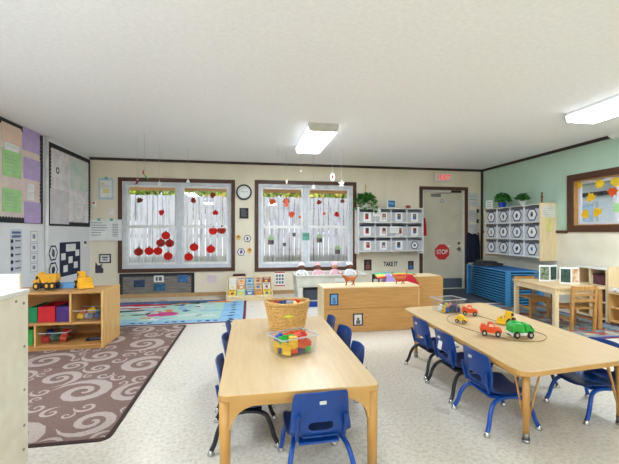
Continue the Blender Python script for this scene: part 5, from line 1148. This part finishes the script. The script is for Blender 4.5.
# things on top of the back cubbies
TOPZ = CBZ1 + .0015 - .0
def plant(name, lab, loc, potm, pr, ph, n, spread, hgt, lsize, seed, trail=0, grp=None, ymax=9):
    root = thing(name, lab, 'plant', loc, 0, grp)
    b = MB(); b.lathe([(pr * .72, 0), (pr * .8, ph * .3), (pr, ph), (pr * 1.06, ph), (pr * 1.06, ph * .88), (pr * .98, ph * .9), (pr * .9, ph * .9)], potm, seg=20); b.build('pot', root)
    random.seed(seed); b = MB(); s = MB()
    for i in range(n):
        a_ = random.uniform(0, 6.28); q = random.uniform(.2, 1); dx, dy = spread * q * math.cos(a_), spread * q * math.sin(a_); zz = ph + hgt * (1 - .55 * q * q) * random.uniform(.45, 1) - (trail * random.random() if q > .75 else 0)
        dy = max(-spread, min(dy, ymax)); tip = Vector((dx, dy, zz)); s.tube([(dx * .1, dy * .1, ph * .9), (dx * .5, dy * .5, max(ph, zz) * .9), tip], .0018, leafm, 4, 3)
        e = Euler((random.uniform(-.8, .8), random.uniform(-.8, .8), a_)).to_matrix(); L_ = lsize * random.uniform(.7, 1.25)
        b.poly([tip + e @ Vector(v) * L_ for v in ((-.5, 0, 0), (-.15, -.34, .08), (.3, -.26, .06), (.62, 0, -.08), (.3, .26, .06), (-.15, .34, .08))], leafm)
    b.build('leaves', root); s.build('stems', root); return root
X_ = at_y(366, 205, YB - .15)[0]
plant('potted_plant', 'bushy trailing green plant on left end of the door cubbies', (X_ - .02, YB - .17, TOPZ - .002), plain('white_pot', (226, 226, 220), .4), .07, .10, 200, .23, .21, .075, 3, .26, ymax=.06)
b = MB(); b.tube([(0, 0, 0), (.0, 0, .10), (-.01, 0, .17)], .005, gold); b.tube([(0, 0, .1), (.02, 0, .15), (.0, 0, .2)], .004, tan); X_ = at_y(366, 190, YB - .05)[0]; tag(b.build('twisted_twig', None, (X_, YB - .018, at_y(366, 194, YB)[2])), 'thin twig stuck on the wall above the trailing plant', 'twig')
X_ = at_y(391.5, 203, YB - .13)[0]; root = thing('framed_picture', 'small white frame with blue picture on top of the door cubbies', 'picture frame', (X_, YB - .13, TOPZ - .002))
b = MB(); frame(b, -.075, .075, .022, .16, .02, -.012, .0, white); b.build('frame', root, bev=.002); b = MB(); b.span((-.075, -.008, .022), (.075, -.001, .16), mat('blue_art', (60, 130, 170), .6, rgb2=(30, 80, 120), scale=30)); b.span((-.05, -.009, .09), (.05, -.008, .12), skyp); b.build('picture', root)
X_ = at_y(408, 205, YB - .14)[0]; b = MB(); b.lathe([(.035, 0), (.05, .04), (.05, .045), (.056, .045), (.056, .06), (.046, .06)], plain('terracotta', (176, 92, 60), .7)); b.ball((0, 0, .055), (.04, .04, .015), plain('soil', (70, 50, 40), .9), 10); tag(b.build('clay_pot', None, (X_, YB - .14, TOPZ - .002)), 'small terracotta pot on top of the door cubbies', 'pot')
# red apron hanging beside cubbies
X_ = at_y(424.8, 225, YB - .1)[0]; b = MB(); b.prism([(-.01, 0), (.02, 0), (.04, -.15), (.055, -.36), (-.035, -.38), (-.02, -.15)], -.03, -.012, redc, 'y'); tag(b.build('hanging_apron', None, (X_ + .02, YB - .012, at_y(424, 218, YB)[2])), 'narrow red apron hanging between the cubbies and the door', 'apron')

# right wall cubbies
D_R = .31; y_near, y_far = 5.02, 6.40
def bin_right(p, rz, w, d, h, r_, c):
    root = thing('fabric_bin', 'pale bin with hexagon picture, %s, %s, cubbies on the green wall' % (rown3[r_], coln4[c]), 'storage bin', tuple(p), rz, 'bins in the cubbies on the green wall')
    b = MB(); w2, d2 = w / 2, d / 2; fm = mat('pale_blue_felt', (206, 210, 218), .9, rgb2=(188, 192, 202), scale=60)
    b.span((-w2, -d2, 0), (w2, -d2 + .005, h * .9), fm); b.span((-w2, d2 - .005, 0), (w2, d2, h * .9), fm); b.span((-w2, -d2 + .005, 0), (-w2 + .005, d2 - .005, h * .9), fm); b.span((w2 - .005, -d2 + .005, 0), (w2, d2 - .005, h * .9), fm); b.span((-w2 + .005, -d2 + .005, 0), (w2 - .005, d2 - .005, .005), fm); b.build('body', root)
    b = MB(); R_ = min(w, h) * .45; b.prism(ngon(0, h * .46, R_, 6), -d2 - .003, -d2 - .0005, plain('slate_edge', (60, 74, 96), .8), 'y'); b.prism(ngon(0, h * .46, R_ * .8, 6), -d2 - .004, -d2 - .003, paper, 'y'); random.seed(r_ * 9 + c); b.prism(blob(0, h * .46, R_ * .22, R_ * .36, r_ * 4 + c, 8), -d2 - .0045, -d2 - .004, random.choice((ink, bluep, navy)), 'y'); b.build('hexagon_card', root)
    b = MB(); b.span((-w2 + .01, -d2 - .002, h * .84), (w2 - .01, -d2, h * .97), ink); b.build('band', root)
cubby('birch wall cubby unit with hexagon picture bins on the green wall', 'right', (XR - .001, y_far, .78), R(-90), y_far - y_near, .88, D_R, 4, 3, birch, bin_right)
sp = XR - .001 - D_R / 2
def side_paper(lab, x0, z0, x1, z1, m, nm='paper_note'):
    b = MB(); b.span((x0, -.002, z0), (x1, 0, z1), m)
    for k in range(4): b.span((x0 + .02, -.0026, z0 + (z1 - z0) * (.2 + .18 * k)), (x1 - .03, -.002, z0 + (z1 - z0) * (.22 + .18 * k)), MATS['sheet_pencil'])
    tag(b.build(nm, None, (0, y_near - .0008, 0)), lab, 'paper')
side_paper('white lined paper on the end of green wall cubbies', XR - .27, 1.44, XR - .03, 1.63, offwhite); side_paper('yellow paper note on the end of green wall cubbies', XR - .20, 1.20, XR - .10, 1.42, plain('yellow_note', (232, 222, 130), .8))
tz = .78 + .88 + .001
plant('potted_plant', 'leafy green plant in blue pot on green wall cubbies', (XR - .2, 6.02, tz), plain('blue_pot', (20, 70, 190), .4), .075, .09, 130, .13, .20, .07, 8, .02)
plant('potted_plant', 'small green plant in white pot on green wall cubbies', (XR - .17, 5.56, tz), MATS['white_pot'], .06, .085, 100, .11, .14, .055, 12, .02)
b = MB(); b.prism([(-.07, 0), (.07, 0), (.07, .16), (-.07, .16)], -.004, 0, paper, 'y'); b.prism([(-.07, .0), (.07, 0), (.07, .003), (-.07, .003)], 0, .04, paper, 'y')
for k in range(3): b.span((-.05, -.005, .04 + .04 * k), (.05, -.004, .05 + .04 * k), ink)
tag(b.build('table_card', None, (XR - .27, 6.30, tz), (0, 0, R(-70))), 'white card with writing on far end of green wall cubbies', 'card')
root = thing('wooden_figurine', 'dark tan wooden figurine on near end of green wall cubbies', 'figurine', (XR - .20, 5.10, tz)); b = MB(); b.lathe([(.028, 0), (.03, .01), (.018, .03), (.016, .09), (.022, .12), (.012, .15)], mat('figurine_wood', (130, 90, 60), .5)); b.build('body', root); b = MB(); b.ball((0, 0, .17), (.016, .016, .022), MATS['figurine_wood']); b.build('head', root)

# ------------------------------------------------------------------ cots
root0 = None; cot_blue = mat('cot_blue_fabric', (34, 104, 170), .7, rgb2=(26, 88, 150), scale=8); cot_leg = mat('cot_frame_blue', (70, 150, 206), .45)
ordn = ['topmost', 'second from top', 'third from top', 'fourth from top', 'fifth from top', 'sixth from top', 'seventh from top', 'sixth from bottom', 'fifth from bottom', 'fourth from bottom', 'third from bottom', 'second from bottom', 'bottom']
ccx, ccy, crz = 4.40, 5.66, R(-6); NC = 13; ps = .0433
for k in range(NC):
    i = NC - 1 - k; zz = .0098 + k * ps; lab = 'blue stacking nap cot, %s of the stack below green wall cubbies' % ordn[i]
    if k == 0:
        root0 = thing('nap_cot', lab, 'nap cot', (ccx, ccy, zz), crz, 'stacked blue nap cots'); hx, hy = .30, .64
        b = MB(); b.box((0, 0, .034), (hx * 2 - .05, hy * 2 - .08, .003), cot_blue); b.build('fabric_sheet', root0)
        b = MB()
        for s in (-1, 1): b.cyl((s * (hx - .022), -hy + .04, .033), (s * (hx - .022), hy - .04, .033), .009, m=cot_leg, seg=8)
        b.build('side_rail', root0)
        for s in (-1, 1):
            b = MB(); b.span((-hx, s * (hy - .02) - .025, .0225), (hx, s * (hy - .02) + .025, .0425), cot_leg, bev=.006)
            for q in (-1, 1): b.span((q * (hx - .03) - .03, s * (hy - .02) - .024, .0), (q * (hx - .03) + .03, s * (hy - .02) + .024, .022), cot_leg)
            b.build('end_bar', root0)
    else:
        if k == 1:
            pass
        dup(root0, None, (ccx, ccy, zz), crz, lab)
b = MB(); b.prism(blob(0, 0, .19, .26, 4, 18, .12), 0, .05, softblack); b.prism(blob(0, .02, .14, .2, 5, 18, .15), .05, .085, softblack)
tag(b.build('folded_blanket', None, (4.40, 6.02, .0098 + 12 * ps + .043), (0, 0, .2)), 'black folded blanket lying on far end of the cot stack', 'blanket')
X_, _, Z_ = at_y(474.5, 233, 6.80); b = MB(); pts = []
b.prism([(-.12, 0), (.12, 0), (.15, -.25), (.16, -.62), (-.16, -.64), (-.15, -.25)], -.06, .0, plain('navy_coat', (28, 34, 58), .9), 'y')
for k in range(5): b.tube([(-.1 + .05 * k, -.062, -.02), (-.11 + .052 * k, -.068, -.3), (-.13 + .06 * k, -.064, -.6)], .014, MATS['navy_coat'], 6)
b.tube([(-.08, -.075, 0.0), (-.03, -.08, -.02), (.03, -.08, .0), (.08, -.078, -.04)], .012, whitec, 6)
tag(b.build('hanging_coat', None, (X_, 6.895, Z_ + .01)), 'dark navy coat with white trim hanging between door and corner', 'coat')

# ------------------------------------------------------------------ small wooden table, chairs, books
ax, ay = 3.74, 3.83; ang = R(0)
root = thing('wooden_play_table', 'small square-legged wooden table on the patterned rug', 'table', (3.66, 3.76, .0098)); tw, td, th_ = .60, .78, .515
# edges slightly turned towards the back right corner
root.rotation_euler = (0, 0, R(-7))
b = MB(); b.span((-.03, -.03, th_ - .022), (tw, td + .03, th_), maple_top, bev=.004); b.build('tabletop', root)
b = MB(); b.span((-.01, .0, th_ - .085), (.012, td, th_ - .0225), birch); b.span((tw - .04, .0, th_ - .085), (tw - .02, td, th_ - .0225), birch); b.span((.012, -.008, th_ - .085), (tw - .04, .012, th_ - .0225), birch); b.span((.012, td - .012, th_ - .085), (tw - .04, td + .008, th_ - .0225), birch); b.build('apron', root)
for (lx, ly) in ((0.01, 0.01), (tw - .045, .01), (0.01, td - .01), (tw - .045, td - .01)): b = MB(); b.box((lx, ly, (th_ - .023) / 2), (.05, .05, th_ - .023), birch if lx < .1 else oakw, bev=.004); b.build('leg', root)
def wood_chair(lab, loc, rz):
    """ladder-back child's chair, faces +y"""
    root = thing('wooden_chair', lab, 'chair', loc, rz, 'wooden chairs at the small wooden table'); w = .15
    b = MB(); b.span((-w, -.13, .262), (w, .15, .28), oakw, bev=.004); b.build('seat', root)
    for s in (-1, 1):
        b = MB(); b.box((s * (w - .002), -.145, .272), (.032, .03, .545), oakw, rot=(R(2.5), 0, 0), bev=.004); b.build('leg', root)
        b = MB(); b.span((s * (w - .016) - .016, .115, 0), (s * (w - .016) + .016, .147, .2615), oakw, bev=.004); b.build('leg', root)
        b = MB(); b.span((s * (w - .016) - .009, -.13, .12), (s * (w - .016) + .009, .115, .145), oakw); b.build('side_stretcher', root)
    for (z0, z1) in ((.49, .54), (.42, .45), (.35, .385)): b = MB(); b.span((-w + .015, -.160 + (.36 - z0) * .03, z0), (w - .015, -.145 + (.36 - z0) * .03, z1), oakw, bev=.003); b.build('back_slat', root)
    b = MB(); b.span((-w + .03, .12, .215), (w - .03, .14, .2615), oakw); b.build('seat_rail', root)
    return root
wood_chair('wooden ladder-back chair at near side of small table, back towards viewer', (3.955, 3.80, .0098), R(-4))
wood_chair('wooden ladder-back chair at far left side of small table', (3.975, 4.47, .0098), R(178))
def open_book(lab, x, y, z, rz, pics, h=.2):
    root = thing('standing_book', lab, 'book', (x, y, z), rz, 'open board books on the small table')
    for s, m in zip((-1, 1), pics):
        b = MB(); b.box((s * .06, .02, h / 2 + .001), (.13, .006, h), paper, rot=(0, 0, s * R(18) * 1)); b.box((s * .06 + .0, .0155, h / 2), (.105, .002, h * .8), m, rot=(0, 0, s * R(18))); b.build('page', root)
        
wt = lambda px, py: at_z(px, py, .523)
p = wt(547, 281.5); p1 = wt(541, 280); open_book('open picture book standing at left end of small table', 4.04, 4.24, .5255, R(-10), (mat('book_art', (150, 160, 130), .6, rgb2=(60, 90, 70), scale=30), mat('book_art_dark', (60, 90, 80), .6, rgb2=(40, 60, 50), scale=30)), .22)
open_book('open picture book with brown figure standing on right of small table', 4.10, 3.97, .5255, R(-14), (MATS['book_art_dark'], mat('book_art_brown', (190, 120, 60), .6, rgb2=(230, 214, 190), scale=14)), .215)

# ------------------------------------------------------------------ shelves at right wall
def right_shelf(lab, y0, y1, x0, x1, h, cols, rows, topm, group=None, wood=birch):
    root = thing('storage_shelf', lab, 'shelf', (x0, y0, 0.0), 0, group); D = x1 - x0; W = y1 - y0; z0_ = .0098
    for yy in (0, W - .018): b = MB(); b.span((0, yy, z0_), (D, yy + .018, h - .0185), wood); b.build('side_panel', root, bev=.002)
    b = MB(); b.span((D - .01, .018, z0_), (D, W - .018, h - .0185), mat('shelf_brown_inside', (150, 110, 74), .6)); b.build('back_panel', root)
    b = MB(); b.span((-.008, -.004, h - .018), (D, W + .004, h), topm); b.build('top', root, bev=.003)
    rh = (h - .07) / rows
    for k in range(rows): b = MB(); b.span((.002, .0185, .04 + rh * k), (D - .0105, W - .0185, .056 + rh * k), wood); b.build('shelf_board', root)
    for k in range(1, cols): b = MB(); b.span((.002, W * k / cols - .009, .056), (D - .0105, W * k / cols + .009, h - .0185), wood); b.build('divider', root)
    return root, rh
right_shelf('birch storage shelf with purple baskets against the green wall side', 3.935, 4.42, 4.60, 4.89, .715, 2, 3, offwhite)
plum = mat('plum_basket', (110, 66, 72), .8, rgb2=(80, 44, 50), scale=60)
for (zz, l) in ((.2825 - .0, 'middle'), (.503, 'upper')):
    root = thing('storage_basket', 'plum woven basket in the %s compartment of birch storage shelf' % l, 'basket', (4.735, 4.065, zz - .0105), 0, 'plum baskets in the birch shelf')
    b = MB(); w2, d2, h = .09, .095, .13; b.span((-w2, -d2, 0), (-w2 + .008, d2, h), plum); b.span((w2 - .008, -d2, 0), (w2, d2, h), plum); b.span((-w2 + .008, -d2, 0), (w2 - .008, -d2 + .008, h), plum); b.span((-w2 + .008, d2 - .008, 0), (w2 - .008, d2, h), plum); b.span((-w2 + .008, -d2 + .008, 0), (w2 - .008, d2 - .008, .008), plum); b.build('body', root)
    b = MB(); b.tube([(-w2 - .004, -d2 - .004, h), (w2 + .004, -d2 - .004, h), (w2 + .004, d2 + .004, h), (-w2 - .004, d2 + .004, h), (-w2 - .004, -d2 - .004, h)], .008, plum, 6, 1); b.build('rim', root)
right_shelf('maple play kitchen unit at the far right edge beside birch shelf', 3.30, 3.912, 4.60, 4.89, .42, 1, 2, maple_top, wood=maple_v)
root = thing('kitchen_panel', 'tall maple end panel with pale knobs at the right edge', 'panel', (4.605, 3.917, 0.0098))
b = MB(); b.span((0, 0, 0), (.28, .012, .735), birch); b.build('board', root, bev=.002)
b = MB(); b.span((.02, -.30, .415), (.06, -.001, .47), offwhite); b.build('control_strip', root)
for k in range(3):
    b = MB(); b.cyl((.02, -.06 - .08 * k, .445), (-.01, -.06 - .08 * k, .445), .02, m=white); b.build('knob', root)

# smoke detector-like disc above right wall window
p = at_x(616, 129, XR - .03); root = thing('ceiling_disc', 'round white paper decoration with red and blue dots near ceiling at right', 'decoration', (XR - .026, p[1], p[2]), R(-90))
b = MB(); b.prism(ngon(0, 0, .13, 28), -.003, 0, white, 'y'); b.build('disc', root)
b = MB(); b.prism(ngon(-.075, -.02, .022, 12), -.005, -.0035, red, 'y'); b.build('dot', root, label='red dot'); b = MB(); b.prism(ngon(-.0, .05, .035, 12, 0, .02), -.005, -.0035, skyp, 'y'); b.build('dot', root, label='blue dot')
